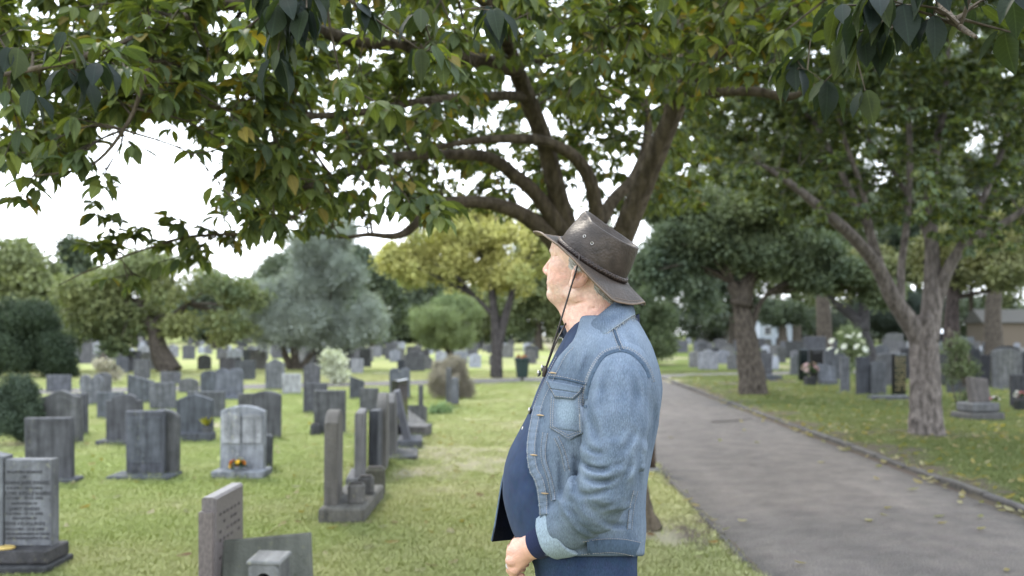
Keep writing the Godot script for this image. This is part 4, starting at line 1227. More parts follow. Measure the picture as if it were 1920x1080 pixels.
func grow(root: Node3D, limbs: Array, targets: Array, leafsize: float, tints: Array, bark: Color, own: int, flute: float, leafn := 6, avoid = null, skip := 0.35) -> void:
	var sk := Skeleton.new()
	for i in limbs.size():
		var l: Array = limbs[i]
		var pts := []
		for q in l[0]: pts.append(wp(q[0], q[1], q[2]))
		var path := smooth_path(pts, 6)
		var rad: PackedFloat32Array = ramp(l[1], path.size())
		var g := Geo.new()
		g.col = bark
		g.tube(path, rad, 18 if i == 0 else 11, 0.035, flute if i == 0 else flute * 0.6)
		put("trunk" if i == 0 else "limb", g, M.bark, root)
		if i > 0:
			for k in range(1, path.size()):
				sk.p.append(path[k]); sk.r.append(rad[k])
	var br := Geo.new()
	br.col = bark * 0.9
	var xf := []; var cc := []
	var order := []
	for t in targets:
		var best := 1e9
		for q in sk.p: best = minf(best, q.distance_squared_to(t))
		order.append([best, t])
	order.sort_custom(func(a, b): return a[0] < b[0])
	for e in order:
		var t: Vector3 = e[1]
		var best := 1e9
		var bi := 0
		for k in sk.p.size():
			var q := sk.p[k].distance_to(t) + (0.25 if sk.r[k] < 0.008 else 0.0)
			if q < best: best = q; bi = k
		var from := sk.p[bi]
		var len := from.distance_to(t)
		if len < 0.08: continue
		var sag := Vector3(rr(-0.12, 0.12), rr(0.02, 0.16), rr(-0.12, 0.12)) * len
		var path := smooth_path([from, from.lerp(t, 0.45) + sag, t], maxi(3, int(len / 0.12)))
		var r0 := minf(sk.r[bi] * 0.7, 0.006 + 0.011 * len)
		var rad := ramp([r0, r0 * 0.6, 0.0025], path.size())
		br.tube(path, rad, 5, 0.0, 0.0, false)
		for k in range(1, path.size()):
			sk.p.append(path[k]); sk.r.append(rad[k])
		# whorls of leaves along the outer part and at the tip
		for k in range(1, path.size()):
			var f := float(k) / (path.size() - 1)
			if f < 0.3 and len > 0.5: continue
			var tip := k == path.size() - 1
			if not tip and rng.randf() < (0.6 if path[k].z > -3.3 else skip): continue
			var dirv := (path[k] - path[k - 1]).normalized()
			var o := path[k]
			if not tip:
				var sp := (dirv + Vector3(rr(-1, 1), rr(-0.5, 0.8), rr(-1, 1))).normalized()
				var q := o + sp * rr(0.03, 0.14)
				br.tube(PackedVector3Array([o, q]), PackedFloat32Array([0.003, 0.002]), 4, 0, 0, false)
				o = q
				dirv = sp
			whorl(o, dirv, leafn + (2 if tip else 0), leafsize, tints, xf, cc, avoid)
	put("branches", br, M.bark, root).set_meta("kind", "stuff")
	leaves_out(root, xf, cc, own, tints)

const NEAR_LEAF_SHADE := [Color(0.024, 0.037, 0.027), Color(0.032, 0.048, 0.028), Color(0.055, 0.073, 0.028), Color(0.017, 0.028, 0.024)]  # leaves nearest the camera: shade and bluish sky reflection painted into the tint

func whorl(o: Vector3, dirv: Vector3, n: int, size: float, tints: Array, xf: Array, cc: Array, avoid = null) -> void:
	var dark := rr(0.75, 1.15)
	var droop := rr(-0.5, 0.1) if rng.randf() < 0.65 else rr(-1.0, -0.5)
	if o.z > -3.3:
		droop = rr(-1.7, -0.8)
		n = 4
	for j in n:
		var a := TAU * (j + rr(-0.3, 0.3)) / n
		var side := Vector3(cos(a), 0, sin(a))
		var ax := (side * rr(0.55, 1.0) + dirv * rr(0.1, 0.7) + Vector3(0, droop + rr(-0.3, 0.3), 0)).normalized()
		var p := o + side * 0.012 + dirv * rr(-0.02, 0.02)
		if avoid != null and avoid.call(p): continue
		var s := size * rr(0.7, 1.2) * (1.08 if p.z > -3.3 else 0.86)
		var b := any_basis(ax, 0.0)
		# blade faces up and outward
		var up := (Vector3.UP + side * 0.5 + Vector3(rr(-0.5, 0.5), 0, rr(-0.5, 0.5))).normalized()
		var x := ax.cross(up).normalized()
		b = Basis(x, ax, x.cross(ax))
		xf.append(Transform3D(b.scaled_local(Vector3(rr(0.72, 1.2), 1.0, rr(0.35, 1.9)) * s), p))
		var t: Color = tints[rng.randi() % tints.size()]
		if p.z > -3.3: t = NEAR_LEAF_SHADE[rng.randi() % 4]
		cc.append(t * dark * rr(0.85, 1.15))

func leaves_out(root: Node3D, xf: Array, cc: Array, own: int, tree_tints: Array) -> void:
	var tints := tree_tints + NEAR_LEAF_SHADE
	var order := []
	for i in xf.size():
		var q: Vector3 = (xf[i] as Transform3D).origin
		var px := 960.0 + q.x / -q.z * F
		var py := HOR - (q.y - EYE) / -q.z * F
		var seen := q.z < -0.5 and px > -20 and px < 1940 and py > -30 and py < 1000
		order.append([-q.z if seen else 1e6, i])
	order.sort_custom(func(a, b): return a[0] < b[0])
	var mats := []
	for t in tints:
		var m: StandardMaterial3D = M.leaf.duplicate()
		m.vertex_color_use_as_albedo = false
		m.albedo_color = (t as Color).linear_to_srgb()
		mats.append(m)
	var mx := []; var mc := []
	for k in order.size():
		var i: int = order[k][1]
		if k < own and order[k][0] < 1e5:
			var o := MeshInstance3D.new()
			o.mesh = leaf_mesh
			var best := 0
			for j in tints.size():
				var e: Color = cc[i] - tints[j]
				var f: Color = cc[i] - tints[best]
				if absf(e.r) + absf(e.g) + absf(e.b) < absf(f.r) + absf(f.g) + absf(f.b): best = j
			o.material_override = mats[best]
			o.name = "leaf" if k == 0 else "leaf_%03d" % k
			var t: Transform3D = xf[i]
			t.origin -= root.position
			o.transform = t
			root.add_child(o, true)
		else:
			mx.append(xf[i]); mc.append(cc[i])
	scatter("foliage", leaf_mesh, M.leaf, mx, mc, root)

const CANOPY_LOW := [[-300, 330], [0, 330], [120, 310], [160, 270], [230, 240], [300, 215], [360, 240], [410, 350], [450, 430], [560, 450], [640, 400], [720, 390], [800, 400], [900, 390], [980, 350], [1100, 320], [1180, 250], [1300, 170], [1400, 110], [1560, 60], [2000, 40]]

func cherry() -> void:
	var root := thing("cherry_tree", "big spreading cherry tree arching over the lawn behind the man", "tree", Vector3(wp(1165, HOR, 7.4).x, 0, -7.4))
	var limbs := [
		[[[1182, 1000, 7.4], [1170, 940, 7.4], [1154, 800, 7.4], [1138, 650, 7.4], [1120, 520, 7.35], [1112, 430, 7.3]], [0.25, 0.2, 0.1913, 0.1827, 0.1913, 0.17]],
		[[[1135, 540, 7.35], [1165, 450, 7.2], [1205, 350, 7.0], [1240, 265, 6.8], [1280, 175, 6.6], [1310, 130, 6.45], [1365, 90, 6.2], [1430, 55, 5.9], [1500, 10, 5.5], [1640, -90, 4.6]], [0.1296, 0.09, 0.0792, 0.072, 0.0576, 0.0432, 0.0396, 0.036, 0.0288, 0.018]],
		[[[1275, 190, 6.6], [1300, 110, 6.5], [1330, 30, 6.5], [1350, -90, 6.5]], [0.0648, 0.0504, 0.0432, 0.0288]],
		[[[1262, 215, 6.7], [1275, 120, 6.9], [1280, 20, 7.1], [1300, -100, 7.3]], [0.072, 0.0576, 0.0432, 0.0288]],
		[[[1275, 190, 6.6], [1340, 174, 6.35], [1420, 172, 6.1], [1480, 182, 5.9], [1530, 160, 5.7]], [0.036, 0.0324, 0.0288, 0.0252, 0.0086]],
		[[[1100, 530, 7.3], [1060, 420, 7.2], [1042, 350, 7.0], [1022, 270, 6.8], [985, 175, 6.5], [960, 110, 6.2], [930, 20, 5.7], [880, -110, 5.0]], [0.1224, 0.0828, 0.0684, 0.0634, 0.059, 0.0504, 0.0396, 0.0252]],
		[[[1110, 470, 7.2], [1118, 400, 7.05], [1105, 335, 6.9], [1078, 295, 6.8], [1045, 275, 6.7], [1005, 262, 6.6], [905, 262, 6.3], [800, 280, 6.0]], [0.0648, 0.054, 0.0504, 0.0432, 0.0396, 0.036, 0.0252, 0.0108]],
		[[[1125, 420, 7.3], [1150, 375, 7.35], [1190, 330, 7.4], [1215, 250, 7.5], [1200, 150, 7.7]], [0.0576, 0.0468, 0.0396, 0.036, 0.0216]],
		[[[1095, 530, 7.3], [1040, 450, 7.2], [985, 405, 7.05], [930, 383, 6.9], [880, 378, 6.8], [830, 383, 6.7], [795, 405, 6.6], [762, 435, 6.55], [735, 443, 6.5], [690, 440, 6.4], [640, 445, 6.3], [580, 430, 6.1]], [0.1224, 0.0792, 0.058, 0.047, 0.042, 0.037, 0.032, 0.029, 0.022, 0.0158, 0.0101, 0.0058]],
		[[[1060, 440, 7.2], [1010, 370, 7.0], [960, 325, 6.8], [915, 295, 6.6], [840, 290, 6.3], [740, 295, 5.9], [660, 320, 5.6], [590, 345, 5.3], [520, 370, 5.1]], [0.072, 0.054, 0.0468, 0.0396, 0.0324, 0.0288, 0.0252, 0.0158, 0.0072]],
		[[[968, 130, 6.25], [880, 110, 5.9], [780, 90, 5.4], [640, 70, 5.0], [520, 25, 4.6], [410, 10, 4.3], [300, 55, 4.1], [180, 100, 3.9], [60, 130, 3.8], [-60, 150, 3.7]], [0.054, 0.0432, 0.036, 0.0324, 0.0288, 0.0252, 0.0216, 0.0158, 0.0108, 0.0058]],
		[[[985, 180, 6.5], [900, 180, 6.0], [790, 190, 5.5], [640, 215, 5.1], [480, 215, 4.8], [360, 190, 4.6]], [0.036, 0.0288, 0.0216, 0.018, 0.013, 0.0072]],
		[[[930, 20, 5.7], [820, -60, 4.7], [700, -100, 3.9], [560, -60, 3.1]], [0.036, 0.0288, 0.0202, 0.0086]],
		[[[1640, -90, 4.6], [1720, -60, 3.6], [1780, 30, 2.75], [1830, 70, 2.4]], [0.0216, 0.0158, 0.0101, 0.0043]],
		[[[300, 55, 4.1], [270, 150, 4.0], [240, 230, 4.0], [170, 310, 3.95], [60, 330, 3.9]], [0.0144, 0.0101, 0.0086, 0.0058, 0.0029]],
		# the low spray reaching out to the left
		[[[660, 320, 5.6], [560, 400, 5.4], [470, 435, 5.25], [400, 440, 5.2], [330, 450, 5.15], [240, 478, 5.1], [150, 515, 5.0], [110, 535, 5.0]], [0.0144, 0.0115, 0.0094, 0.0079, 0.0065, 0.005, 0.0036, 0.0022]],
	]
	var targets := []
	var n := 0
	while n < 780:
		var px := rr(-150.0, 1520.0) if n % 2 == 0 else rr(440.0, 1480.0)
		var d := rr(4.1, 9.6)
		var low := table(CANOPY_LOW, px)
		var py := low - pow(rng.randf(), 1.15) * (low + 130.0)
		if px < 420 and d > 6.0: continue
		if px > 820 and px < 1290 and py > 190.0 and d < 7.3: continue
		if d > 7.5 and px > 1250: continue
		var q := wp(px, py, d)
		if q.y > 5.2: continue
		if px < 420 and rng.randf() < 0.1: continue
		targets.append(q)
		n += 1
	n = 0
	while n < 300:
		targets.append(wp(rr(760.0, 1330.0), rr(20.0, 400.0), rr(7.4, 10.5)))
		n += 1
	n = 0
	while n < 330:
		var px := rr(-120.0, 560.0)
		var py := rr(-80.0, table(CANOPY_LOW, px) - 20.0)
		targets.append(wp(px, py, rr(3.9, 6.6)))
		n += 1
	# sideways and overhead, outside the picture
	n = 0
	while n < 60:
		var q := Vector3(rr(1.3, 6.0), rr(3.5, 5.4), rr(-9.5, -0.5))
		if q.y < EYE + 0.37 * -q.z: continue
		targets.append(q)
		n += 1
	n = 0
	while n < 30:
		var q := Vector3(rr(-4.0, 4.5), rr(3.0, 4.6), rr(-6.5, 1.0))
		if q.y < EYE + 0.36 * -q.z: continue
		targets.append(q)
		n += 1
	# leafy sprays one can tell apart
	for s in [[60, 175, 3.0], [20, 90, 3.0], [150, 150, 3.2], [235, 130, 3.4], [40, 250, 3.8], [140, 300, 3.9], [190, 330, 4.0], [40, 370, 4.0], [220, 250, 4.0], [100, 310, 4.0],
		[420, 400, 5.2], [330, 410, 5.1], [250, 440, 5.1], [210, 420, 5.1], [370, 470, 5.2], [300, 455, 5.2], [185, 470, 5.0], [100, 545, 5.0], [250, 520, 5.1], [330, 490, 5.2], [440, 450, 5.3], [210, 460, 5.1], [160, 500, 5.0], [400, 440, 5.2],
		[520, 10, 2.9], [575, 15, 2.9], [520, 100, 2.9], [460, 60, 3.4],
		[640, 150, 3.6], [790, 95, 3.3], [700, 190, 3.6], [830, 110, 3.4], [930, 20, 3.0], [1000, 60, 4.0], [1110, 120, 4.4], [880, 200, 4.6],
		[1520, 145, 3.1], [1495, 130, 3.2], [1545, 155, 3.1], [1400, 140, 4.4], [1450, 120, 4.4], [1240, 20, 4.0],
		[1630, 10, 2.6], [1610, 60, 2.7], [1680, 10, 2.6], [1580, 10, 2.8], [1790, 10, 2.6], [1830, 5, 2.6], [1895, 60, 2.7], [1905, -20, 2.6], [1720, 30, 2.9]]:
		targets.append(wp(s[0], s[1], s[2]))
	var tints := [Color(0.138, 0.178, 0.07), Color(0.165, 0.205, 0.074), Color(0.108, 0.146, 0.066), Color(0.2, 0.235, 0.078), Color(0.085, 0.12, 0.062), Color(0.25, 0.2, 0.05)]
	tints = [tints[0], tints[1], tints[2], tints[3], tints[4], tints[0], tints[1], tints[2], tints[3], tints[4], tints[0], tints[1], tints[2], tints[3], tints[4], tints[1], tints[3], tints[5]]
	grow(root, limbs, targets, 0.105, tints, Color(0.1, 0.08, 0.058), 300, 0.05, 5, func(p: Vector3) -> bool: return p.z > -1.9 and p.y < 2.6 or p.distance_to(Vector3(0, EYE, 0)) < 1.9)

func forked_tree() -> void:
	var root := thing("forked_tree", "grey-barked cherry tree with a fluted trunk forking low, on the right lawn", "tree", Vector3(wp(1737, HOR, 13.2).x, 0, -13.2))
	var limbs := [
		[[[1737, 838, 13.2], [1737, 815, 13.2], [1736, 770, 13.2], [1735, 700, 13.2], [1732, 640, 13.2], [1730, 590, 13.2]], [0.2856, 0.2268, 0.189, 0.1806, 0.1848, 0.168]],
		[[[1728, 640, 13.2], [1702, 600, 13.1], [1672, 555, 12.9], [1645, 500, 12.7], [1600, 445, 12.4], [1550, 400, 12.1], [1490, 350, 11.8], [1430, 310, 11.4]], [0.1406, 0.1184, 0.1036, 0.0888, 0.074, 0.0629, 0.0444, 0.0222]],
		[[[1740, 640, 13.2], [1748, 560, 13.2], [1748, 480, 13.3], [1745, 400, 13.4], [1750, 310, 13.5], [1770, 200, 13.6], [1780, 60, 13.8]], [0.1406, 0.1258, 0.0962, 0.0851, 0.0666, 0.0444, 0.0222]],
		[[[1690, 575, 13.0], [1690, 500, 13.0], [1700, 420, 13.0], [1706, 320, 12.9], [1705, 220, 12.8], [1712, 120, 12.7], [1715, 0, 12.6]], [0.0518, 0.0481, 0.0444, 0.0407, 0.0333, 0.0259, 0.0148]],
		[[[1755, 570, 13.2], [1780, 500, 13.1], [1820, 450, 12.9], [1880, 420, 12.7], [1940, 380, 12.5]], [0.0888, 0.074, 0.0629, 0.0518, 0.0296]],
		[[[1645, 500, 12.7], [1628, 430, 12.8], [1600, 370, 12.9], [1565, 300, 13.0], [1530, 235, 13.2], [1490, 190, 13.3]], [0.0555, 0.0481, 0.0407, 0.037, 0.0296, 0.0148]],
		[[[1672, 555, 12.9], [1635, 440, 12.6], [1615, 350, 12.4], [1580, 250, 12.2], [1560, 150, 12.0]], [0.0444, 0.0407, 0.0333, 0.0259, 0.0148]],
		[[[1748, 480, 13.3], [1720, 400, 13.6], [1660, 300, 13.9], [1600, 230, 14.1]], [0.0444, 0.037, 0.0259, 0.0148]],
		[[[1770, 520, 13.1], [1840, 380, 13.6], [1890, 250, 13.9], [1930, 120, 14.0]], [0.0592, 0.0481, 0.0333, 0.0185]],
	]
	var targets := []
	var n := 0
	var low := [[1180, 300], [1300, 330], [1420, 380], [1500, 430], [1600, 420], [1720, 440], [1820, 470], [1920, 460], [2200, 480]]
	while n < 2100:
		var px := rr(1240.0, 2020.0)
		var d := rr(10.3, 16.0)
		var l := table(low, px)
		var py := l - pow(rng.randf(), 0.9) * (l + 140.0)
		var e := (px - 1640.0) / 430.0
		if px < 1640 and py < 90.0 * e * e - 80: continue
		if py > 210.0 and d < 12.9 and rng.randf() < 0.7: continue
		targets.append(wp(px, py, d))
		n += 1
	n = 0
	while n < 60:
		targets.append(wp(rr(1500, 2300), rr(-500, -100), rr(11, 16)))
		n += 1
	var tints := [Color(0.145, 0.19, 0.105), Color(0.172, 0.215, 0.1), Color(0.112, 0.155, 0.1), Color(0.22, 0.25, 0.1), Color(0.155, 0.205, 0.135)]
	grow(root, limbs, targets, 0.118, tints, Color(0.17, 0.148, 0.132), 0, 0.16, 9, null, 0.3)

# ---------------------------------------------------------------- solids from distance fields
func smin(a: float, b: float, k: float) -> float:
	var h := maxf(k - absf(a - b), 0.0) / k
	return minf(a, b) - h * h * k * 0.25

func smax(a: float, b: float, k: float) -> float:
	return -smin(-a, -b, k)

func ell(p: Vector3, c: Vector3, r: Vector3) -> float:
	var q := p - c
	var k0 := (q / r).length()
	var k1 := (q / (r * r)).length()
	return k0 * (k0 - 1.0) / maxf(k1, 1e-6)

func cone(p: Vector3, a: Vector3, b: Vector3, ra: float, rb: float) -> float:
	var ab := b - a
	var t := clampf((p - a).dot(ab) / ab.length_squared(), 0.0, 1.0)
	return p.distance_to(a + ab * t) - lerpf(ra, rb, t)

# surface nets; blocks of 4 cells that the surface cannot reach are passed over
func nets(g: Geo, f: Callable, lo: Vector3, hi: Vector3, h: float, tint: Callable, slack := 1.5) -> void:
	var bn := Vector3i(((hi - lo) / (h * 4.0)).ceil())
	var nx := bn.x * 4 + 1; var ny := bn.y * 4 + 1; var nz := bn.z * 4 + 1
	var val := PackedFloat32Array(); val.resize(nx * ny * nz); val.fill(1e9)
	var cell := PackedInt32Array(); cell.resize(nx * ny * nz); cell.fill(-1)
	var sx := ny * nz; var sy := nz
	var reach := h * 4.0 * 0.87 * slack
	var blocks := []
	for bx in bn.x:
		for by in bn.y:
			for bz in bn.z:
				var c := lo + Vector3(bx * 4 + 2, by * 4 + 2, bz * 4 + 2) * h
				if absf(f.call(c)) > reach: continue
				blocks.append(Vector3i(bx * 4, by * 4, bz * 4))
				for i in 5:
					for j in 5:
						for k in 5:
							var at := (bx * 4 + i) * sx + (by * 4 + j) * sy + bz * 4 + k
							if val[at] > 1e8: val[at] = f.call(lo + Vector3(bx * 4 + i, by * 4 + j, bz * 4 + k) * h)
	var off := [0, sx, sy, sx + sy, 1, sx + 1, sy + 1, sx + sy + 1]
	var oc := [Vector3(0, 0, 0), Vector3(1, 0, 0), Vector3(0, 1, 0), Vector3(1, 1, 0), Vector3(0, 0, 1), Vector3(1, 0, 1), Vector3(0, 1, 1), Vector3(1, 1, 1)]
	var ed := [[0, 1], [2, 3], [4, 5], [6, 7], [0, 2], [1, 3], [4, 6], [5, 7], [0, 4], [1, 5], [2, 6], [3, 7]]
	var v0 := g.v.size()
	for b in blocks:
		for i in 4:
			for j in 4:
				for k in 4:
					var at: int = (b.x + i) * sx + (b.y + j) * sy + b.z + k
					var m := 0
					for q in 8:
						if val[at + off[q]] < 0.0: m += 1
					if m == 0 or m == 8: continue
					var s := Vector3.ZERO
					var n := 0
					for e in ed:
						var fa := val[at + off[e[0]]]; var fb := val[at + off[e[1]]]
						if (fa < 0.0) != (fb < 0.0):
							s += (oc[e[0]] as Vector3).lerp(oc[e[1]], fa / (fa - fb))
							n += 1
					var p := lo + (Vector3(b.x + i, b.y + j, b.z + k) + s / n) * h
					g.col = tint.call(p)
					cell[at] = g.vert(p)
	for b in blocks:
		for i in 4:
			for j in 4:
				for k in 4:
					var x: int = b.x + i; var y: int = b.y + j; var z: int = b.z + k
					var at := x * sx + y * sy + z
					if cell[at] < 0: continue
					var ins := val[at] < 0.0
					# edges leaving this node towards +x, +y, +z; the four cells round each
					if y > 0 and z > 0 and ins != (val[at + sx] < 0.0): net_quad(g, cell, at, at - sy, at - sy - 1, at - 1, ins)
					if x > 0 and z > 0 and ins != (val[at + sy] < 0.0): net_quad(g, cell, at, at - 1, at - 1 - sx, at - sx, ins)
					if x > 0 and y > 0 and ins != (val[at + 1] < 0.0): net_quad(g, cell, at, at - sx, at - sx - sy, at - sy, ins)

func net_quad(g: Geo, cell: PackedInt32Array, a: int, b: int, c: int, d: int, ins: bool) -> void:
	var i := cell[a]; var j := cell[b]; var k := cell[c]; var l := cell[d]
	if i < 0 or j < 0 or k < 0 or l < 0: return
	if ins: g.quad(i, l, k, j)
	else: g.quad(i, j, k, l)

# finds where the line of sight through a photograph's pixel meets a mesh, to lay seams on cloth
class Hits:
	var g: Geo
	var s := PackedVector2Array()
	var bins := {}
	func take_mesh(geo: Geo) -> void:
		g = geo
		for p in g.v: s.append(Vector2(960.0 + p.x / -p.z * 1867.0, 620.0 - (p.y - 1.45) / -p.z * 1867.0))
		for k in range(0, g.ix.size(), 3):
			var a := s[g.ix[k]]; var b := s[g.ix[k + 1]]; var c := s[g.ix[k + 2]]
			var lo := (a.min(b).min(c) / 16.0).floor(); var hi := (a.max(b).max(c) / 16.0).floor()
			for x in range(int(lo.x), int(hi.x) + 1):
				for y in range(int(lo.y), int(hi.y) + 1):
					var key := Vector2i(x, y)
					if not bins.has(key): bins[key] = PackedInt32Array()
					bins[key].append(k)
	func at(px: float, py: float) -> Array:
		var key := Vector2i(int(floor(px / 16.0)), int(floor(py / 16.0)))
		var best := []
		if not bins.has(key): return best
		var q := Vector2(px, py)
		var zb := -1e9
		for k in bins[key]:
			var i := g.ix[k]; var j := g.ix[k + 1]; var l := g.ix[k + 2]
			var e1 := s[j] - s[i]; var e2 := s[l] - s[i]
			var det := e1.cross(e2)
			if absf(det) < 1e-9: continue
			var u := (q - s[i]).cross(e2) / det
			var w := e1.cross(q - s[i]) / det
			if u < -0.001 or w < -0.001 or u + w > 1.001: continue
			var p := g.v[i] * (1.0 - u - w) + g.v[j] * u + g.v[l] * w
			if p.z > zb:
				zb = p.z
				best = [p, (g.n[i] * (1.0 - u - w) + g.n[j] * u + g.n[l] * w).normalized()]
		return best

func along(p: Array, step: float) -> PackedVector2Array:
	var c := []
	for q in p: c.append(Vector3(q[0], q[1], 0))
	var sm := smooth_path(c, 6)
	var out := PackedVector2Array()
	var need := 0.0
	for i in sm.size() - 1:
		var a := Vector2(sm[i].x, sm[i].y); var b := Vector2(sm[i + 1].x, sm[i + 1].y)
		var l := a.distance_to(b)
		while need <= l:
			out.append(a.lerp(b, need / maxf(l, 1e-6)))
			need += step
		need -= l
	out.append(Vector2(sm[sm.size() - 1].x, sm[sm.size() - 1].y))
	return out

func ribbon(h: Hits, g: Geo, p: Array, half: float, lift: float, offset := 0.0) -> void:
	var c := along(p, 4.0)
	var l0 := lift
	var rows := []
	for i in c.size():
		var t := (c[mini(i + 1, c.size() - 1)] - c[maxi(i - 1, 0)]).normalized()
		var s := Vector2(-t.y, t.x)
		var a := h.at(c[i].x + s.x * (offset - half), c[i].y + s.y * (offset - half))
		var b := h.at(c[i].x + s.x * (offset + half), c[i].y + s.y * (offset + half))
		if a.is_empty() or b.is_empty() or a[0].distance_to(b[0]) > 0.05:
			if rows.size() > 1: g.grid(rows)
			rows = []
			continue
		lift = l0 * (1.0 + 0.35 * sin(i * 1.9) + 0.25 * sin(i * 3.3 + 1.0))
		var m: Vector3 = (a[0] + b[0]) * 0.5 + (a[1] + b[1]).normalized() * lift
		rows.append([a[0] - a[1] * 0.002, a[0] + a[1] * lift * 0.85, m, b[0] + b[1] * lift * 0.85, b[0] - b[1] * 0.002])
	if rows.size() > 1: g.grid(rows)

func stitches(h: Hits, g: Geo, p: Array, offset: float, lift: float) -> void:
	var c := along(p, 4.2)
	for i in range(0, c.size() - 1):
		var t := (c[i + 1] - c[i]).normalized()
		var s := Vector2(-t.y, t.x) * offset
		var a := h.at(c[i].x + s.x, c[i].y + s.y)
		var q := c[i] + t * 2.6
		var b := h.at(q.x + s.x, q.y + s.y)
		if a.is_empty() or b.is_empty() or a[0].distance_to(b[0]) > 0.012: continue
		g.tube(PackedVector3Array([a[0] + a[1] * lift, b[0] + b[1] * lift]), PackedFloat32Array([0.0006, 0.0006]), 4)

func patch(h: Hits, g: Geo, c: Array, lift: float, tint = null, nu := 12, nv := 12) -> void:
	var rows := []
	var edge := 0
	for i in nv + 3:
		var row := []
		for j in nu + 3:
			var u := clampf((j - 1.0) / nu, 0, 1); var v := clampf((i - 1.0) / nv, 0, 1)
			var q: Vector2 = (c[0] as Vector2).lerp(c[1], u).lerp((c[3] as Vector2).lerp(c[2], u), v)
			var a := h.at(q.x, q.y)
			var rim := i == 0 or j == 0 or i == nv + 2 or j == nu + 2
			if a.is_empty():
				row.append(row[row.size() - 1] if row.size() else (rows[i - 1][j] if i > 0 else Vector3.ZERO))
				edge += 1
			else: row.append(a[0] + a[1] * (-0.003 if rim else lift))
		rows.append(row)
	var k0 := g.v.size()
	g.grid(rows)
	if tint != null:
		for i in nv + 3:
			for j in nu + 3: g.c[k0 + i * (nu + 3) + j] = tint.call(float(j) / (nu + 2), float(i) / (nv + 2))

# ---------------------------------------------------------------- the man
func mp(px: float, py: float, dz: float) -> Vector3: return wp(px, py, MD - dz)

const TORSO := [[560, 1112, 1168, 0.05], [585, 1086, 1176, 0.075], [605, 1074, 1190, 0.105], [625, 1062, 1201, 0.145], [650, 1048, 1213, 0.1646], [690, 1028, 1226, 0.1832], [730, 1009, 1232, 0.1896], [770, 994, 1226, 0.1924], [800, 979, 1224, 0.1924], [840, 956, 1214, 0.1896], [880, 944, 1205, 0.1869], [915, 941, 1201, 0.185], [950, 946, 1200, 0.1832], [980, 955, 1201, 0.1822], [1006, 966, 1199, 0.1804], [1030, 985, 1196, 0.1758], [1060, 1000, 1193, 0.1739], [1120, 1004, 1196, 0.1711], [1200, 1010, 1191, 0.1665]]
const EDGE := [[590, 1090], [641, 1076], [660, 1052], [692, 1033], [714, 1022], [754, 1003], [802, 991], [843, 986], [880, 991], [902, 1003], [932, 1009], [958, 1011], [1000, 1014], [1050, 1018]]
var ring := PackedVector3Array()      # (front, back, half depth) for each row from 540 to 1240
var edge_px := PackedFloat32Array()
var arm := PackedVector3Array()
var arm_r := PackedFloat32Array()
var cuff_at := Vector3.ZERO
var cuff_ax := Vector3.RIGHT

func torso(p: Vector3) -> float:
	var row := clampf(HOR - (p.y - EYE) * F / MD - 540.0, 0.0, 699.0)
	var k := int(row)
	var q := ring[k].lerp(ring[k + 1], row - k)
	var a := (q.y - q.x) * 0.5
	var u := absf(p.x - (q.x + q.y) * 0.5) / a
	var w := absf(p.z + MD) / q.z
	var r := pow(pow(u, 2.25) + pow(w, 2.25), 0.4444)
	return (r - 1.0) * minf(a, q.z) * 0.95

func sleeve(p: Vector3, grow_by := 0.0, folds := true) -> float:
	var q := Vector3(p.x, p.y, -MD + absf(p.z + MD))
	var best := 1e9
	var run := 0.0
	var al := 0.0
	for i in arm.size() - 1:
		var ab := arm[i + 1] - arm[i]
		var l := ab.length()
		var t := clampf((q - arm[i]).dot(ab) / (l * l), 0.0, 1.0)
		var d := q.distance_to(arm[i] + ab * t) - lerpf(arm_r[i], arm_r[i + 1], t)
		if d < best:
			best = d if best > 1e8 else smin(d, best, 0.03)
			al = run + t * l
		else:
			best = smin(d, best, 0.03)
		run += l
	best -= grow_by
	best = smax(best, (q - cuff_at).dot(cuff_ax), 0.004)
	if folds and best < 0.06:
		var e := (al - 0.30) / 0.10
		var amp := 0.0030 * exp(-e * e) + 0.0007
		var wob := noise.get_noise_3d(q.x * 700.0, q.y * 700.0, q.z * 700.0)
		best -= amp * sin(al * 105.0 + 6.0 * wob) + 0.003 * noise.get_noise_3d(q.x * 900.0, q.y * 420.0, q.z * 900.0 + 77.0)
	return best

const CREASES := [[[[1084, 862], [1104, 876], [1128, 881], [1152, 873]], 8.0, 5.0], [[[1088, 891], [1110, 902], [1136, 904], [1164, 893]], 6.5, 5.0], [[[1078, 922], [1098, 928], [1124, 924], [1150, 912]], 4.5, 5.0],
	[[[1094, 832], [1112, 847], [1138, 851]], 5.0, 5.0], [[[1100, 765], [1114, 800], [1122, 838]], 4.0, 7.0], [[[1194, 800], [1178, 832], [1160, 850]], 4.0, 6.0], [[[1142, 684], [1132, 730], [1127, 780]], 3.0, 8.0],
	[[[1187, 692], [1192, 740], [1188, 790]], 3.0, 7.0], [[[1056, 950], [1074, 962], [1087, 980]], 3.5, 5.0], [[[1108, 942], [1130, 951], [1158, 944]], 4.0, 5.0], [[[1048, 846], [1053, 900], [1051, 945]], 4.0, 6.0],
	[[[1077, 840], [1082, 890], [1077, 930]], 4.0, 6.0], [[[1207, 800], [1199, 860], [1196, 940]], 4.0, 6.0], [[[1224, 740], [1227, 790], [1220, 835]], 3.0, 5.0], [[[1060, 660], [1052, 690], [1046, 705]], 3.0, 5.0], [[[1165, 905], [1180, 880], [1190, 850]], 4.0, 5.0],
	[[[1110, 650], [1100, 680], [1090, 705]], 3.0, 6.0], [[[1172, 610], [1186, 640], [1192, 655]], 3.0, 6.0], [[[1124, 975], [1150, 985], [1185, 985]], 4.0, 5.0]]
var crease_map := PackedFloat32Array()      # depth of the folds by photograph row and column, 2 pixels apart

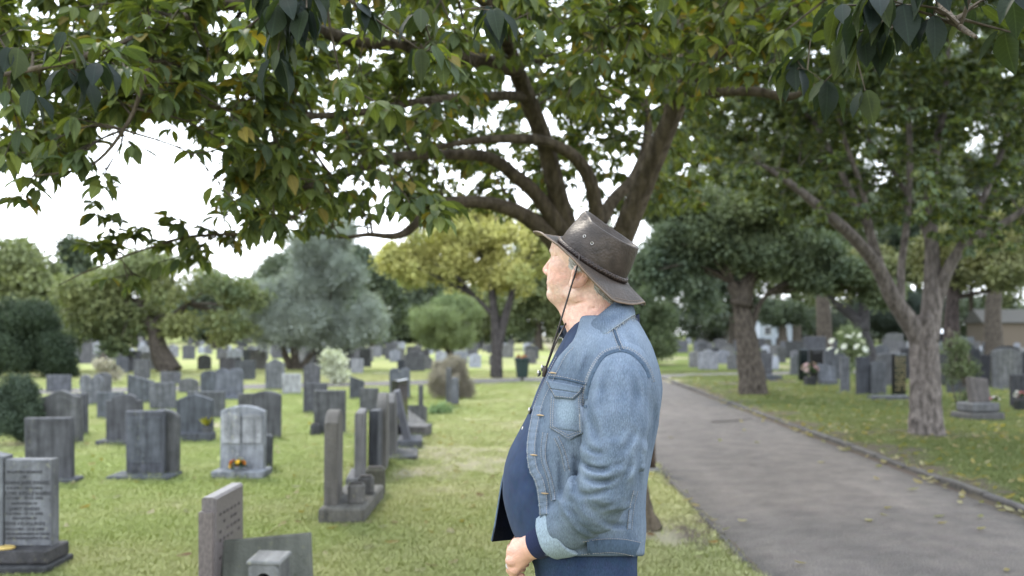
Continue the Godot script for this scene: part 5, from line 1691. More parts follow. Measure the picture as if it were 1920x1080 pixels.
func make_creases() -> void:
	crease_map.resize(160 * 260)
	for c in CREASES:
		var pts := along(c[0], 2.0)
		var w: float = c[2]
		for x in 160:
			for y in 260:
				var q := Vector2(920 + x * 2, 560 + y * 2)
				var best := 1e9
				var side := 0.0
				var k := 0
				for i in range(0, pts.size(), 2):
					var e := q.distance_squared_to(pts[i])
					if e < best: best = e; k = i
				if best > 900.0: continue
				var t := (pts[mini(k + 1, pts.size() - 1)] - pts[maxi(k - 1, 0)]).normalized()
				side = t.cross(q - pts[k]) / w
				var fade := sin(PI * clampf(float(k) / (pts.size() - 1), 0.06, 0.94))
				var over := absf(t.dot(q - pts[k])) / w
				if over > 1.5: fade *= maxf(0.0, 1.0 - (over - 1.5))
				crease_map[x * 260 + y] += c[1] * 0.0013 * fade * (exp(-side * side) - 0.55 * exp(-(side - 1.7) * (side - 1.7)) - 0.4 * exp(-(side + 1.9) * (side + 1.9)))

func crease(px: float, py: float) -> float:
	var x := clampf((px - 920.0) * 0.5, 0.0, 158.0); var y := clampf((py - 560.0) * 0.5, 0.0, 258.0)
	var i := int(x); var j := int(y)
	var a := i * 260 + j
	return lerpf(lerpf(crease_map[a], crease_map[a + 260], x - i), lerpf(crease_map[a + 1], crease_map[a + 261], x - i), y - j)

func jacket_field(p: Vector3) -> float:
	var t := torso(p) - 0.009
	if t > 0.12: return minf(t, sleeve(p, 0.0, false))
	t -= 0.0045 * noise.get_noise_3d(p.x * 1100.0, p.y * 330.0, p.z * 1100.0)
	var dz := absf(p.z + MD)
	var d := MD - dz
	var px := 960.0 + p.x / d * F
	var py := HOR - (p.y - EYE) / d * F
	var k := clampi(int(py) - 540, 0, 698)
	t = smax(t, (edge_px[k] - px) / F * d, 0.004)
	t = smax(t, (592.0 - (HOR - (p.y - EYE) / MD * F)) / F * MD, 0.01)
	t = smax(t, ((HOR - (p.y - EYE) / d * F) - 1043.0) / F * d, 0.006)
	return smin(t, sleeve(p), 0.008) + crease(px, py)

var head_c: Vector3
var head_b: Basis

func head_field(p: Vector3) -> float:
	var q := (p - head_c) * head_b * 1000.0      # millimetres: x forward, y up, z out to the near side
	var s := signf(q.z)
	var m := Vector3(q.x, q.y, absf(q.z))
	var d := ell(q, Vector3(5, 45, 0), Vector3(96, 84, 75))
	d = smin(d, cone(q, Vector3(-14, -30, 0), Vector3(-46, -175, 0), 60, 68), 30)
	if d > 120.0: return d * 0.001
	d = smin(d, ell(q, Vector3(58, 52, 0), Vector3(43, 46, 58)), 20)
	d = smin(d, ell(q, Vector3(52, -12, 0), Vector3(47, 62, 54)), 22)
	d = smin(d, ell(m, Vector3(60, -20, 34), Vector3(36, 38, 28)), 16)
	d = smin(d, ell(m, Vector3(66, 6, 44), Vector3(24, 14, 18)), 14)
	d = smin(d, cone(m, Vector3(14, -54, 50), Vector3(76, -63, 18), 15, 16), 20)
	d = smin(d, ell(q, Vector3(86, -61, 0), Vector3(20, 17, 24)), 14)
	d = smin(d, cone(q, Vector3(74, -60, 0), Vector3(-4, -122, 0), 20, 54), 22)
	d = smin(d, ell(q, Vector3(88, 39, 0), Vector3(15, 9, 46)), 12)
	d = smin(d, ell(q, Vector3(94, -32, 0), Vector3(14, 15, 27)), 12)
	d = smax(d, -ell(m, Vector3(101, 23, 33), Vector3(13, 9, 15)), 10)
	d = smin(d, ell(m, Vector3(82, 24, 32), Vector3(12.5, 11.5, 13)), 4)
	d = smin(d, cone(q, Vector3(97, 30, 0), Vector3(116, -5, 0), 7.5, 10.5), 8)
	d = smin(d, ell(m, Vector3(107, -11, 11), Vector3(10, 7.5, 8)), 5)
	d = smin(d, ell(q, Vector3(102.5, -36.5, 0), Vector3(5, 4.2, 20)), 5)
	d = smin(d, ell(q, Vector3(101, -45.5, 0), Vector3(5.5, 4.6, 18)), 5)
	d = smax(d, -ell(q, Vector3(109, -41.2, 0), Vector3(9, 1.2, 21)), 2)
	# creases from nose to mouth corner, and the jowl
	d = smax(d, -cone(m, Vector3(106, -14, 24), Vector3(96, -44, 33), 2.0, 2.0), 5)
	d += 0.6 * noise.get_noise_3d(q.x * 9.0, q.y * 9.0, q.z * 9.0) + 0.35 * noise.get_noise_3d(q.x * 28.0, q.y * 40.0, q.z * 28.0)
	# creases of the neck and at the eye
	d = smax(d, -cone(m, Vector3(-75, -62, 30), Vector3(-30, -84, 64), 1.8, 1.2), 5)
	d = smax(d, -cone(m, Vector3(-82, -84, 30), Vector3(-38, -104, 62), 1.8, 1.2), 5)
	d = smax(d, -cone(m, Vector3(30, -84, 46), Vector3(-14, -70, 62), 1.5, 1.0), 6)
	d = smax(d, -cone(m, Vector3(84, 20, 44), Vector3(66, 12, 56), 0.9, 0.7), 3)
	d = smax(d, -cone(m, Vector3(84, 28, 45), Vector3(66, 30, 58), 0.9, 0.7), 3)
	# ear
	if m.z > 55.0 and q.x > -60.0 and q.x < 30.0:
		var e := (m - Vector3(-5, -6, 82)) / 1.08
		var ca := 0.96; var sa := 0.27
		e = Vector3(e.x * ca + e.y * sa, -e.x * sa + e.y * ca, e.z)
		e = Vector3(e.x * 0.92 + e.z * 0.38, e.y, -e.x * 0.38 + e.z * 0.92)
		var ear := ell(e, Vector3.ZERO, Vector3(20, 33, 8))
		ear = smin(ear, ell(e, Vector3(8, -27, 0), Vector3(9, 10, 5.5)), 6)
		ear = smax(ear, -ell(e, Vector3(1, 7, 9), Vector3(13, 21, 8)), 3)
		ear = smin(ear, cone(e, Vector3(-6, 12, 3), Vector3(-3, -12, 3), 3.0, 3.5), 3)
		ear = smax(ear, -ell(e, Vector3(5, -4, 9), Vector3(8, 10, 11)), 3)
		ear = smin(ear, ell(e, Vector3(14, -4, 3), Vector3(4, 6, 4)), 3)
		d = smin(d, ear, 4)
	return smax(d * 0.001, hat_plane(p), 0.006)

# how far a point lies above the plane just inside the hat
func hat_plane(p: Vector3) -> float:
	return (p - mp(1108, 493, 0.0)).dot(Vector3(cos(0.436) * sin(0.585), cos(0.585), sin(0.436) * sin(0.585))) - 0.001

func skin_tint(p: Vector3) -> Color:
	var q := (p - head_c) * head_b * 1000.0
	var base := Color(0.52, 0.345, 0.265)
	var red := 0.0
	red = maxf(red, 1.0 - clampf(q.distance_to(Vector3(118, -8, 0)) / 26.0, 0, 1))
	red = maxf(red, 0.7 * (1.0 - clampf(Vector3(q.x, q.y, absf(q.z)).distance_to(Vector3(64, -14, 58)) / 42.0, 0, 1)))
	if absf(q.z) > 70.0 and q.x < 12.0: red = maxf(red, 0.6)
	if q.y < -60.0: red = maxf(red, 0.35)
	var c := base.lerp(Color(0.45, 0.2, 0.145), red * 0.8)
	if absf(q.z) < 24.0 and q.x > 98.0 and q.y < -32.0 and q.y > -53.0: c = c.lerp(Color(0.38, 0.17, 0.14), 0.7)
	var br := Vector3(q.x, q.y, absf(q.z))
	if br.distance_to(Vector3(96, 38, 30)) < 17.0 and absf(br.y - 39.0) < 5.0: c = c.lerp(Color(0.3, 0.26, 0.22), 0.6)
	if br.distance_to(Vector3(94, 24, 33)) < 9.0 and absf(br.y - 25.0) < 2.2: c = c.lerp(Color(0.08, 0.06, 0.05), 0.8)
	var stub := clampf((-22.0 - q.y) / 20.0, 0.0, 1.0) * clampf((q.x - 5.0) / 30.0, 0.0, 1.0) * clampf((q.y + 100.0) / 20.0, 0.0, 1.0)
	c = c.lerp(Color(0.34, 0.27, 0.23), stub * (0.3 + 0.4 * noise.get_noise_3d(p.x * 30000.0, p.y * 30000.0, p.z * 30000.0)))
	c = c.lerp(Color(0.42, 0.19, 0.15), clampf(0.7 * noise.get_noise_3d(p.x * 4200.0, p.y * 4200.0, p.z * 4200.0), 0.0, 0.45))
	return c * (1.0 + 0.22 * noise.get_noise_3d(p.x * 9000.0, p.y * 9000.0, p.z * 9000.0))

var hand_seg := []

func hand_field(p: Vector3) -> float:
	var d := 1e9
	for s in hand_seg:
		var e := cone(p, s[0], s[1], s[2], s[3])
		d = e if d > 1e8 else smin(d, e, s[4])
	return d

func make_hand(w: Vector3, side: float, low: float) -> Array:
	# wrist, knuckles, fingers bent round the other hand
	var out := []
	var kn := [mp(969, 1020, 0.085), mp(962, 1033, 0.098), mp(960, 1050, 0.1), mp(966, 1066, 0.09)]
	for i in 4:
		var k: Vector3 = kn[i]
		if side < 0.0: k.z = -2.0 * MD - k.z
		k += Vector3(0, low, 0)
		out.append([w, k, 0.023, 0.0112, 0.009])
		var a := k + Vector3(-0.004, -0.026 - 0.002 * i, -0.03 * side)
		var b := a + Vector3(0.012, -0.014, -0.016 * side)
		var c := b + Vector3(0.016, -0.002, 0.006 * side)
		var r: float = [0.0098, 0.0098, 0.0092, 0.008][i]
		out.append([k, a, r * 1.12, r, 0.006]); out.append([a, b, r, r * 0.9, 0.003]); out.append([b, c, r * 0.9, r * 0.75, 0.003])
	for i in 4:
		var k: Vector3 = out[i * 4][1]
		out.append([k + Vector3(-0.001, 0.001, 0.002 * side), k + Vector3(-0.003, -0.001, 0.002 * side), 0.0132, 0.0125, 0.004])
	var t0 := w + Vector3(-0.014, 0.004, -0.012 * side)
	var t1 := mp(975, 1018, 0.06)
	if side < 0.0: t1.z = -2.0 * MD - t1.z
	t1.y += low
	var t2 := t1 + Vector3(-0.012, -0.018, -0.022 * side)
	var t3 := t2 + Vector3(0.0, -0.02, -0.012 * side)
	out.append([t0, t1, 0.015, 0.0125, 0.01]); out.append([t1, t2, 0.0122, 0.011, 0.004]); out.append([t2, t3, 0.011, 0.008, 0.003])
	return out

func denim_tint(p: Vector3, base: Color, pale: Color) -> Color:
	var a := noise.get_noise_3d(p.x * 900.0, p.y * 500.0, p.z * 900.0)
	var b := noise.get_noise_3d(p.x * 5000.0 + 9.0, p.y * 1800.0, p.z * 5000.0)
	var k := clampf(0.42 + a * 0.3 + b * 0.2, 0.0, 1.0)
	return base.lerp(pale, k)

func man() -> void:
	for y in 701:
		var r := Vector3(table(TORSO, y + 540.0, 1), table(TORSO, y + 540.0, 2), table(TORSO, y + 540.0, 3))
		r.x = (r.x - 960.0) / F * MD; r.y = (r.y - 960.0) / F * MD
		ring.append(r)
		edge_px.append(table(EDGE, y + 540.0))
	# soften the corners of the tables
	for pass_ in 3:
		for y in range(8, 693):
			ring[y] = (ring[y - 8] + ring[y] * 2.0 + ring[y + 8]) * 0.25
			edge_px[y] = (edge_px[y - 8] + edge_px[y] * 2.0 + edge_px[y + 8]) * 0.25
	var joints := [[1166, 690, 0.172, 50], [1160, 730, 0.215, 55], [1153, 790, 0.25, 56], [1149, 850, 0.268, 55], [1137, 908, 0.265, 52], [1108, 944, 0.235, 50], [1066, 982, 0.178, 48]]
	for j in joints:
		arm.append(mp(j[0], j[1], j[2])); arm_r.append(j[3] * (MD - j[2]) / F)
	cuff_at = mp(1056, 992, 0.16)
	cuff_ax = (mp(1025, 1007, 0.135) - mp(1066, 987, 0.165)).normalized()
	make_creases()
	var feet := mp(1100, HOR, 0.0) * Vector3(1, 0, 1)
	var o := thing("person", "older man in brown leather hat and faded denim jacket, hands clasped, gazing over the graves", "person", feet)
	var yaw := deg_to_rad(25.0); var pit := deg_to_rad(7.0)
	var fw := Vector3(-cos(yaw), 0, -sin(yaw)); var lf := Vector3(-sin(yaw), 0, cos(yaw))
	head_b = Basis(fw * cos(pit) + Vector3.UP * sin(pit), -fw * sin(pit) + Vector3.UP * cos(pit), lf)
	head_c = mp(1110, 511, 0.0)
	# body: head and neck, hands, and what the clothes cover, as one mesh
	var g := Geo.new()
	nets(g, head_field, head_c + Vector3(-0.16, -0.19, -0.14), head_c + Vector3(0.15, 0.15, 0.14), 0.003, skin_tint, 1.6)
	var wr := mp(1003, 1022, 0.125)
	hand_seg = make_hand(wr, 1.0, 0.0)
	hand_seg.append([mp(1045, 990, 0.15), wr, 0.03, 0.026, 0.012])
	var htint := func(p: Vector3) -> Color: return Color(0.46, 0.26, 0.19) * (1.0 + 0.2 * noise.get_noise_3d(p.x * 4000.0, p.y * 4000.0, p.z * 4000.0))
	nets(g, hand_field, wr + Vector3(-0.09, -0.13, -0.12), wr + Vector3(0.06, 0.06, 0.07), 0.003, htint, 1.3)
	var near_hand := hand_seg
	var wl := wr; wl.z = -2.0 * MD - wl.z
	hand_seg = make_hand(wl, -1.0, -0.035)
	nets(g, hand_field, wl + Vector3(-0.09, -0.17, -0.07), wl + Vector3(0.06, 0.06, 0.12), 0.004, htint, 1.3)
	hand_seg = near_hand
	var inner := func(p: Vector3) -> float:
		var m := Vector3(p.x, p.y, -MD + absf(p.z + MD))
		var d := maxf(torso(p) + 0.03, p.y - mp(0, 610, 0).y)
		d = maxf(d, mp(0, 1090, 0).y - p.y)
		d = smin(d, cone(m, arm[1], arm[4], 0.04, 0.031), 0.03)
		d = smin(d, cone(m, arm[4], wr, 0.032, 0.026), 0.02)
		d = smin(d, cone(m, Vector3(feet.x, 0.88, -MD + 0.1), Vector3(feet.x + 0.0, 0.47, -MD + 0.11), 0.085, 0.05), 0.03)
		d = smin(d, cone(m, Vector3(feet.x, 0.47, -MD + 0.11), Vector3(feet.x + 0.03, 0.06, -MD + 0.12), 0.05, 0.033), 0.02)
		return d
	nets(g, inner, feet + Vector3(-0.25, 0.0, -0.36), feet + Vector3(0.25, 1.5, 0.36), 0.016, htint, 1.4)
	put("body", g, M.skin, o)
	hair(o)
	# trousers, shoes
	var jeans := func(p: Vector3) -> float:
		var m := Vector3(p.x, p.y, -MD + absf(p.z + MD))
		var d := smax(torso(p) + 0.004, p.y - mp(0, 1010, 0).y, 0.01)
		d = smax(d, mp(0, 1100, 0).y - p.y, 0.01)
		var leg := cone(m, Vector3(feet.x, 0.86, -MD + 0.095), Vector3(feet.x, 0.46, -MD + 0.11), 0.105, 0.075)
		leg = smin(leg, cone(m, Vector3(feet.x, 0.46, -MD + 0.11), Vector3(feet.x + 0.03, 0.08, -MD + 0.12), 0.075, 0.062), 0.03)
		leg = smax(leg, 0.05 - p.y, 0.01)
		d = smin(d, leg, 0.03)
		return d - 0.004 * noise.get_noise_3d(p.x * 900.0, p.y * 900.0, p.z * 900.0)
	g = Geo.new()
	nets(g, jeans, feet + Vector3(-0.3, 0.0, -0.36), feet + Vector3(0.3, 1.0, 0.36), 0.012, func(p: Vector3) -> Color: return denim_tint(p, Color(0.02, 0.03, 0.055), Color(0.05, 0.07, 0.11)), 1.5)
	put("jeans", g, M.denim, o)
	for s in [-1.0, 1.0]:
		g = Geo.new()
		g.col = Color(0.05, 0.035, 0.025)
		var at := Vector3(feet.x + 0.03, 0, -MD + s * 0.12)
		var shoe := func(p: Vector3) -> float:
			var q: Vector3 = p - at
			var d := smin(ell(q, Vector3(-0.08, 0.035, 0), Vector3(0.16, 0.05, 0.05)), ell(q, Vector3(0.0, 0.07, 0), Vector3(0.065, 0.07, 0.045)), 0.04)
			return maxf(d, -q.y + 0.002)
		nets(g, shoe, at + Vector3(-0.28, -0.02, -0.08), at + Vector3(0.12, 0.17, 0.08), 0.01, func(_p: Vector3) -> Color: return Color(0.05, 0.035, 0.025))
		put("shoe", g, M.leather, o)
	# shirt
	var navy := Color(0.022, 0.032, 0.058)
	var shirt := func(p: Vector3) -> float:
		var row := HOR - (p.y - EYE) * F / MD
		var d := torso(p) - 0.0015 * noise.get_noise_3d(p.x * 1200.0, p.y * 1200.0, p.z * 1200.0)
		d = smax(d, (600.0 - row) / F * MD, 0.01)
		d = smax(d, (row - 1014.0) / F * MD, 0.012)
		return d
	g = Geo.new()
	nets(g, shirt, mp(920, 1070, 0.0) + Vector3(0, 0, -0.26), mp(1260, 580, 0.0) + Vector3(0, 0, 0.26), 0.007, func(p: Vector3) -> Color: return navy * (1.15 + 0.25 * noise.get_noise_3d(p.x * 2500.0, p.y * 2500.0, p.z * 2500.0)), 1.5)
	put("shirt", g, M.knit, o)
	# navy shirt collar round the neck
	g = Geo.new()
	g.col = Color(0.012, 0.017, 0.035)
	var rows := []
	for i in 5:
		var row := []
		for j in 29:
			var a := TAU * j / 28.0
			var c := mp(1137.0 - 2.0 * i, 596.0 + 14.0 * i, 0.0)
			var rad := 0.074 + 0.003 * i + (0.012 if i == 4 else 0.0)
			row.append(c + Vector3(cos(a) * rad * 1.05, -cos(a) * 0.03 * -1.0 - 0.02, sin(a) * rad))
		rows.append(row)
	g.grid(rows)
	put("shirt_collar", g, M.knit, o)
	jacket(o)
	hat(o)
	# ring on the clasped hand
	g = Geo.new()
	g.col = Color(1, 1, 1)
	var ra: Vector3 = near_hand[9][0].lerp(near_hand[9][1], 0.55)
	var rd: Vector3 = (near_hand[9][1] - near_hand[9][0]).normalized()
	var rb := any_basis(rd, 0)
	var pts := PackedVector3Array()
	for i in 17: pts.append(ra + (rb.x * cos(TAU * i / 16.0) + rb.z * sin(TAU * i / 16.0)) * 0.0112)
	g.tube(pts, ramp([0.0016, 0.0016], 17), 6)
	put("ring", g, M.metal, o)

func hair(o: Node3D) -> void:
	var cap := func(p: Vector3) -> float:
		var q := (p - head_c) * head_b * 1000.0
		var d := head_field(Vector3(p)) * 1000.0 - 2.2
		d += 1.4 * noise.get_noise_3d(q.x * 14.0, q.y * 5.0, q.z * 14.0)
		var back := maxf(q.x + 29.0, -80.0 + (q.x + 90.0) * 0.75 - q.y)
		var side := maxf(maxf(absf(q.x - 12.0) - 17.0, 8.0 - q.y - (q.x - 12.0) * 0.3), 50.0 - absf(q.z))
		return maxf(maxf(d, minf(back, side)) * 0.001, hat_plane(p) - 0.003)
	var g := Geo.new()
	nets(g, cap, head_c + Vector3(-0.12, -0.08, -0.1), head_c + Vector3(0.13, 0.15, 0.1), 0.004, func(p: Vector3) -> Color: return Color(0.2, 0.18, 0.16) * (1.0 + 0.5 * noise.get_noise_3d(p.x * 6000.0, p.y * 2000.0, p.z * 6000.0)), 1.6)
	var s := Geo.new()
	for k in 2200:
		var q := Vector3.ZERO
		if k % 4 == 0: q = Vector3(rr(-6, 34), rr(6, 48), 0.0)
		else:
			q = Vector3(rr(-95, -31), rr(-80, 20), 0.0)
			if q.y < -80.0 + (q.x + 90.0) * 0.75: continue
		q.z = 90.0
		if k % 4 != 0 and q.x < -86.0: q.z = rr(0.0, 60.0)
		# march inwards to the scalp
		for st_ in 40:
			var dd := head_field(head_c + head_b * (q * 0.001)) * 1000.0
			if dd < 1.0: break
			q.z -= maxf(dd * 0.6, 0.4)
		if q.z < 3.0 or hat_plane(head_c + head_b * (q * 0.001)) > -0.004: continue
		if k % 4 == 0 and q.z < 50.0: continue
		for sd in [1.0, -1.0]:
			var n := Vector3((q.x + 10.0) / 9216.0, q.y / 20000.0, q.z / 5000.0).normalized()
			var dirv := Vector3(-0.75, -0.65, 0) + Vector3(rr(-0.35, 0.35), rr(-0.35, 0.35), 0)
			if k % 4 == 0: dirv = Vector3(-0.7, -0.5, 0.0) + Vector3(rr(-0.3, 0.3), rr(-0.3, 0.3), 0)
			dirv = (dirv - n * dirv.dot(n)).normalized()
			var l := rr(9.0, 20.0)
			var a := q + n * 0.5; var b := q + dirv * l * 0.5 + n * 2.6; var c := q + dirv * l + n * rr(0.5, 2.6)
			for e in [0]:
				var pts := PackedVector3Array()
				for w in [a, b, c]: pts.append(head_c + head_b * (Vector3(w.x, w.y, w.z * sd) * 0.001))
				s.col = Color(0.45, 0.43, 0.4).lerp(Color(0.16, 0.14, 0.12), rng.randf())
				s.tube(pts, PackedFloat32Array([0.0009, 0.0009, 0.0003]), 3, 0, 0, false)
	var h := put("hair", g, M.tint, o)
	put("hair_strands", s, M.tint, h).set_meta("kind", "stuff")

func jacket(o: Node3D) -> void:
	var base := Color(0.078, 0.1, 0.134); var pale := Color(0.22, 0.248, 0.287)
	var g := Geo.new()
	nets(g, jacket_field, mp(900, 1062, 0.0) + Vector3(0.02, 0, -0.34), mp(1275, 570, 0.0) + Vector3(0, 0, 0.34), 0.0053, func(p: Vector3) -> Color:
		var c := denim_tint(p, base, pale)
		# worn pale on the shoulder and along the outer elbow
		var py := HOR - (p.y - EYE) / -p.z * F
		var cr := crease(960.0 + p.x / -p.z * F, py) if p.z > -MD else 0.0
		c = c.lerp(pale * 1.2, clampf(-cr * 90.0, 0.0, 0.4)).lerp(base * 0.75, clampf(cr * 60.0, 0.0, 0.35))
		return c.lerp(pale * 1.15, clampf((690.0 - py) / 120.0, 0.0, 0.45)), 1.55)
	g.normals()
	var jk := put("denim_jacket", g, M.denim, o, Vector3.ZERO, false)
	var h := Hits.new()
	h.take_mesh(g)
	var thread := Color(0.25, 0.235, 0.22)
	var seam := func(p: Array, half: float, col: Color, off: Array, called: String, lift := 0.0022) -> void:
		var k := Geo.new(); k.col = col
		ribbon(h, k, p, half, lift)
		if k.v.is_empty(): return
		put(called, k, M.denim, jk)
		var s := Geo.new(); s.col = thread
		for f in off: stitches(h, s, p, f, lift + 0.0008)
		if s.v.size(): put("stitching", s, M.tint, jk).set_meta("kind", "stuff")
	var mid := base.lerp(pale, 0.62)
	var dark := base * 0.95
	seam.call([[1072, 648], [1057, 664], [1041, 692], [1031, 714], [1013, 754], [1002, 802], [997, 843], [1001, 878], [1012, 900], [1018, 930], [1021, 965]], 8.0, mid, [-7.0, 6.0], "placket", 0.003)
	seam.call([[1098, 764], [1101, 735], [1109, 707], [1120, 685], [1133, 668], [1150, 660], [1168, 658], [1185, 664], [1200, 677], [1212, 694], [1219, 715]], 2.6, dark, [-4.0, -6.5], "armhole_seam")
	seam.call([[1150, 616], [1157, 636], [1166, 657]], 2.2, dark, [-3.5, 3.5], "shoulder_seam")
	seam.call([[1026, 707], [1060, 711], [1100, 721]], 2.0, dark, [-3.0], "yoke_seam")
	seam.call([[1044, 820], [1054, 842], [1061, 866], [1064, 880]], 3.4, mid, [-4.2, 4.2], "front_seam")
	seam.call([[1024, 812], [1020, 840], [1021, 865], [1029, 890], [1035, 915], [1039, 938]], 3.4, mid, [-4.2, 4.2], "front_seam")
	seam.call([[1190, 920], [1184, 945], [1180, 975], [1179, 992]], 3.0, mid, [-4.0, 4.0], "side_seam")
	var k := Geo.new()
	# waistband round the hem, on the side that the picture shows
	k.col = dark
	ribbon(h, k, [[1092, 1028], [1110, 1026], [1140, 1024], [1170, 1025], [1190, 1029], [1202, 1033]], 12.5, 0.004)
	if k.v.size(): put("waistband", k, M.denim, jk)
	k = Geo.new(); k.col = thread
	stitches(h, k, [[1092, 1014], [1110, 1012], [1140, 1010], [1170, 1011], [1198, 1017]], 0.0, 0.003)
	stitches(h, k, [[1090, 1038], [1120, 1036], [1150, 1035], [1185, 1040]], 0.0, 0.005)
	put("stitching", k, M.tint, jk).set_meta("kind", "stuff")
	# chest pocket with a pointed flap
	k = Geo.new()
	patch(h, k, [Vector2(1034, 738), Vector2(1092, 736), Vector2(1094, 812), Vector2(1032, 803)], 0.0035, func(u: float, v: float) -> Color:
		var e := 1.0 - clampf(Vector2((u - 0.5) / 0.36, (v - 0.5) / 0.5).length(), 0, 1)
		return mid.lerp(Color(0.27, 0.315, 0.35), smoothstep(0.0, 0.7, e) * 0.75))
	patch(h, k, [Vector2(1032, 803), Vector2(1094, 812), Vector2(1068, 825), Vector2(1066, 824)], 0.0035, func(_u: float, _v: float) -> Color: return mid)
	var pk := put("chest_pocket", k, M.denim, jk)
	k = Geo.new()
	var fl := func(_u: float, v: float) -> Color: return base.lerp(pale, 0.35 + 0.3 * v)
	patch(h, k, [Vector2(1027, 714), Vector2(1096, 726), Vector2(1090, 738), Vector2(1036, 731)], 0.007, fl, 12, 5)
	patch(h, k, [Vector2(1036, 731), Vector2(1090, 738), Vector2(1077, 750), Vector2(1043, 747)], 0.007, fl, 12, 5)
	put("pocket_flap", k, M.denim, pk)
	k = Geo.new(); k.col = thread
	for s in [[[1037, 745], [1035, 775], [1034, 802], [1066, 821], [1092, 811], [1091, 780], [1089, 742]], [[1041, 750], [1039, 775], [1038, 800], [1066, 816], [1088, 808], [1087, 780], [1086, 746]]]:
		for i in s.size() - 1: stitches(h, k, [s[i], s[i + 1]], 0.0, 0.0045)
	for s in [[[1030, 717], [1038, 732], [1045, 744], [1076, 747], [1088, 736], [1093, 728]]]:
		for i in s.size() - 1: stitches(h, k, [s[i], s[i + 1]], 0.0, 0.008)
	put("pocket_stitching", k, M.tint, pk).set_meta("kind", "stuff")
	# buttonholes and buttons
	for q in [[1038, 700], [1015, 779], [1002, 853], [1022, 924]]:
		var a := h.at(q[0] - 6.0, q[1]); var b := h.at(q[0] + 7.0, q[1] + 1.0)
		if a.is_empty() or b.is_empty(): continue
		k = Geo.new(); k.col = Color(0.28, 0.2, 0.12)
		var c: Vector3 = a[1] + b[1]
		k.tube(PackedVector3Array([a[0] + a[1] * 0.0035, (a[0] + b[0]) * 0.5 + c * 0.0028, b[0] + b[1] * 0.0035]), PackedFloat32Array([0.001, 0.0021, 0.001]), 6)
		put("buttonhole", k, M.tint, jk)
	for q in [[1018, 690, 0.02], [1011, 700, 0.03], [994, 770, 0.04], [982, 806, 0.03]]:
		k = Geo.new(); k.col = Color.WHITE
		var c := mp(q[0], q[1], q[2])
		k.tube(PackedVector3Array([c + Vector3(0.004, 0, 0), c, c - Vector3(0.0035, 0, 0), c - Vector3(0.005, 0, 0)]), PackedFloat32Array([0.003, 0.0075, 0.0078, 0.004]), 14)
		put("button", k, M.metal, jk)
	# turned-up cuffs, pale inside of the cloth
	for sg in [1.0, -1.0]:
		k = Geo.new()
		var ca := mp(1066, 987, 0.165); var cb := mp(1025, 1007, 0.135)
		var ax := (cb - ca).normalized()
		var nb := any_basis(ax, 0.0)
		var prof := [[-0.004, 0.056], [-0.004, 0.064], [0.0, 0.066], [0.02, 0.0635], [0.042, 0.058], [0.05, 0.0565], [0.053, 0.054], [0.052, 0.05], [0.04, 0.05], [0.0, 0.054]]
		var rows := []
		for pr in prof:
			var row := []
			for j in 41:
				var t := TAU * j / 40.0
				var wob := 1.0 + 0.02 * sin(t * 3.0 + 1.0) + 0.012 * sin(t * 7.0)
				var p: Vector3 = ca + ax * (pr[0] + 0.003 * sin(t * 2.0)) + (nb.x * cos(t) + nb.z * sin(t)) * pr[1] * wob
				if sg < 0.0: p.z = -2.0 * MD - p.z
				row.append(p)
			rows.append(row)
		k.col = Color(0.3, 0.345, 0.38)
		k.grid(rows, sg < 0.0)
		put("turned_up_cuff", k, M.denim, jk)
		k = Geo.new(); k.col = Color(0.016, 0.023, 0.044)
		rows = []
		var ce := mp(1003, 1021, 0.124)
		for i in 24:
			var row := []
			var u := i / 20.0
			var cp := cb.lerp(ce, minf(u, 1.0)) - ax * 0.02 * (1.0 - minf(u, 1.0))
			var rad := lerpf(0.046, 0.034, minf(u, 1.0)) + 0.0007 * sin(i * 2.4)
			if i == 21: rad = 0.032
			if i == 22: rad = 0.030; cp -= ax * 0.003
			if i == 23: rad = 0.029; cp -= ax * 0.02
			for j in 33:
				var t := TAU * j / 32.0
				var p: Vector3 = cp + (nb.x * cos(t) + nb.z * sin(t)) * rad * (1.0 + 0.03 * sin(t * 2.0 + 0.6))
				if sg < 0.0: p.z = -2.0 * MD - p.z
				row.append(p)
			rows.append(row)
		k.grid(rows, sg < 0.0)
		put("shirt_cuff", k, M.knit, jk)
	# the far front hanging open, its inside towards us, the unlit dark painted into the colour
	var left := [[957, 850], [948, 880], [941, 905], [934, 948], [928, 985], [922, 1014]]
	for layer in 2:
		k = Geo.new()
		var rows := []
		for i in left.size():
			var row := []
			for j in 9:
				var u := j / 8.0
				var px: float = lerpf(left[i][0], 1000.0, u)
				var py: float = left[i][1] + u * 8.0 * -1.0
				var dz := -0.06 - 0.13 * sqrt(u) - layer * 0.005
				var p := mp(px, py, dz)
				if j == 0 and layer == 1: p = mp(px, py, -0.06)
				row.append(p)
			rows.append(row)
		k.col = Color(0.016, 0.022, 0.04) if layer == 0 else mid
		k.grid(rows, layer == 1)
		put("far_front_unlit_inside" if layer == 0 else "far_front", k, M.denim, jk)
	k = Geo.new(); k.col = Color(0.14, 0.17, 0.22)
	var ep := []
	for q in left: ep.append(mp(q[0], q[1], -0.06))
	var pth := smooth_path(ep, 4)
	k.tube(pth, ramp([0.0024, 0.0024], pth.size()), 6)
	put("front_hem", k, M.denim, jk)
	k = Geo.new(); k.col = Color(0.012, 0.016, 0.03)
	var wrows := []
	for i in 3:
		var row := []
		for j in 9:
			var u := j / 8.0
			row.append(mp(lerpf(926.0 - i * 2.0, 1000.0, u), 990.0 + i * 13.0 - u * 8.0, -0.055 - 0.13 * sqrt(u)))
		wrows.append(row)
	k.grid(wrows)
	put("far_waistband", k, M.denim, jk)
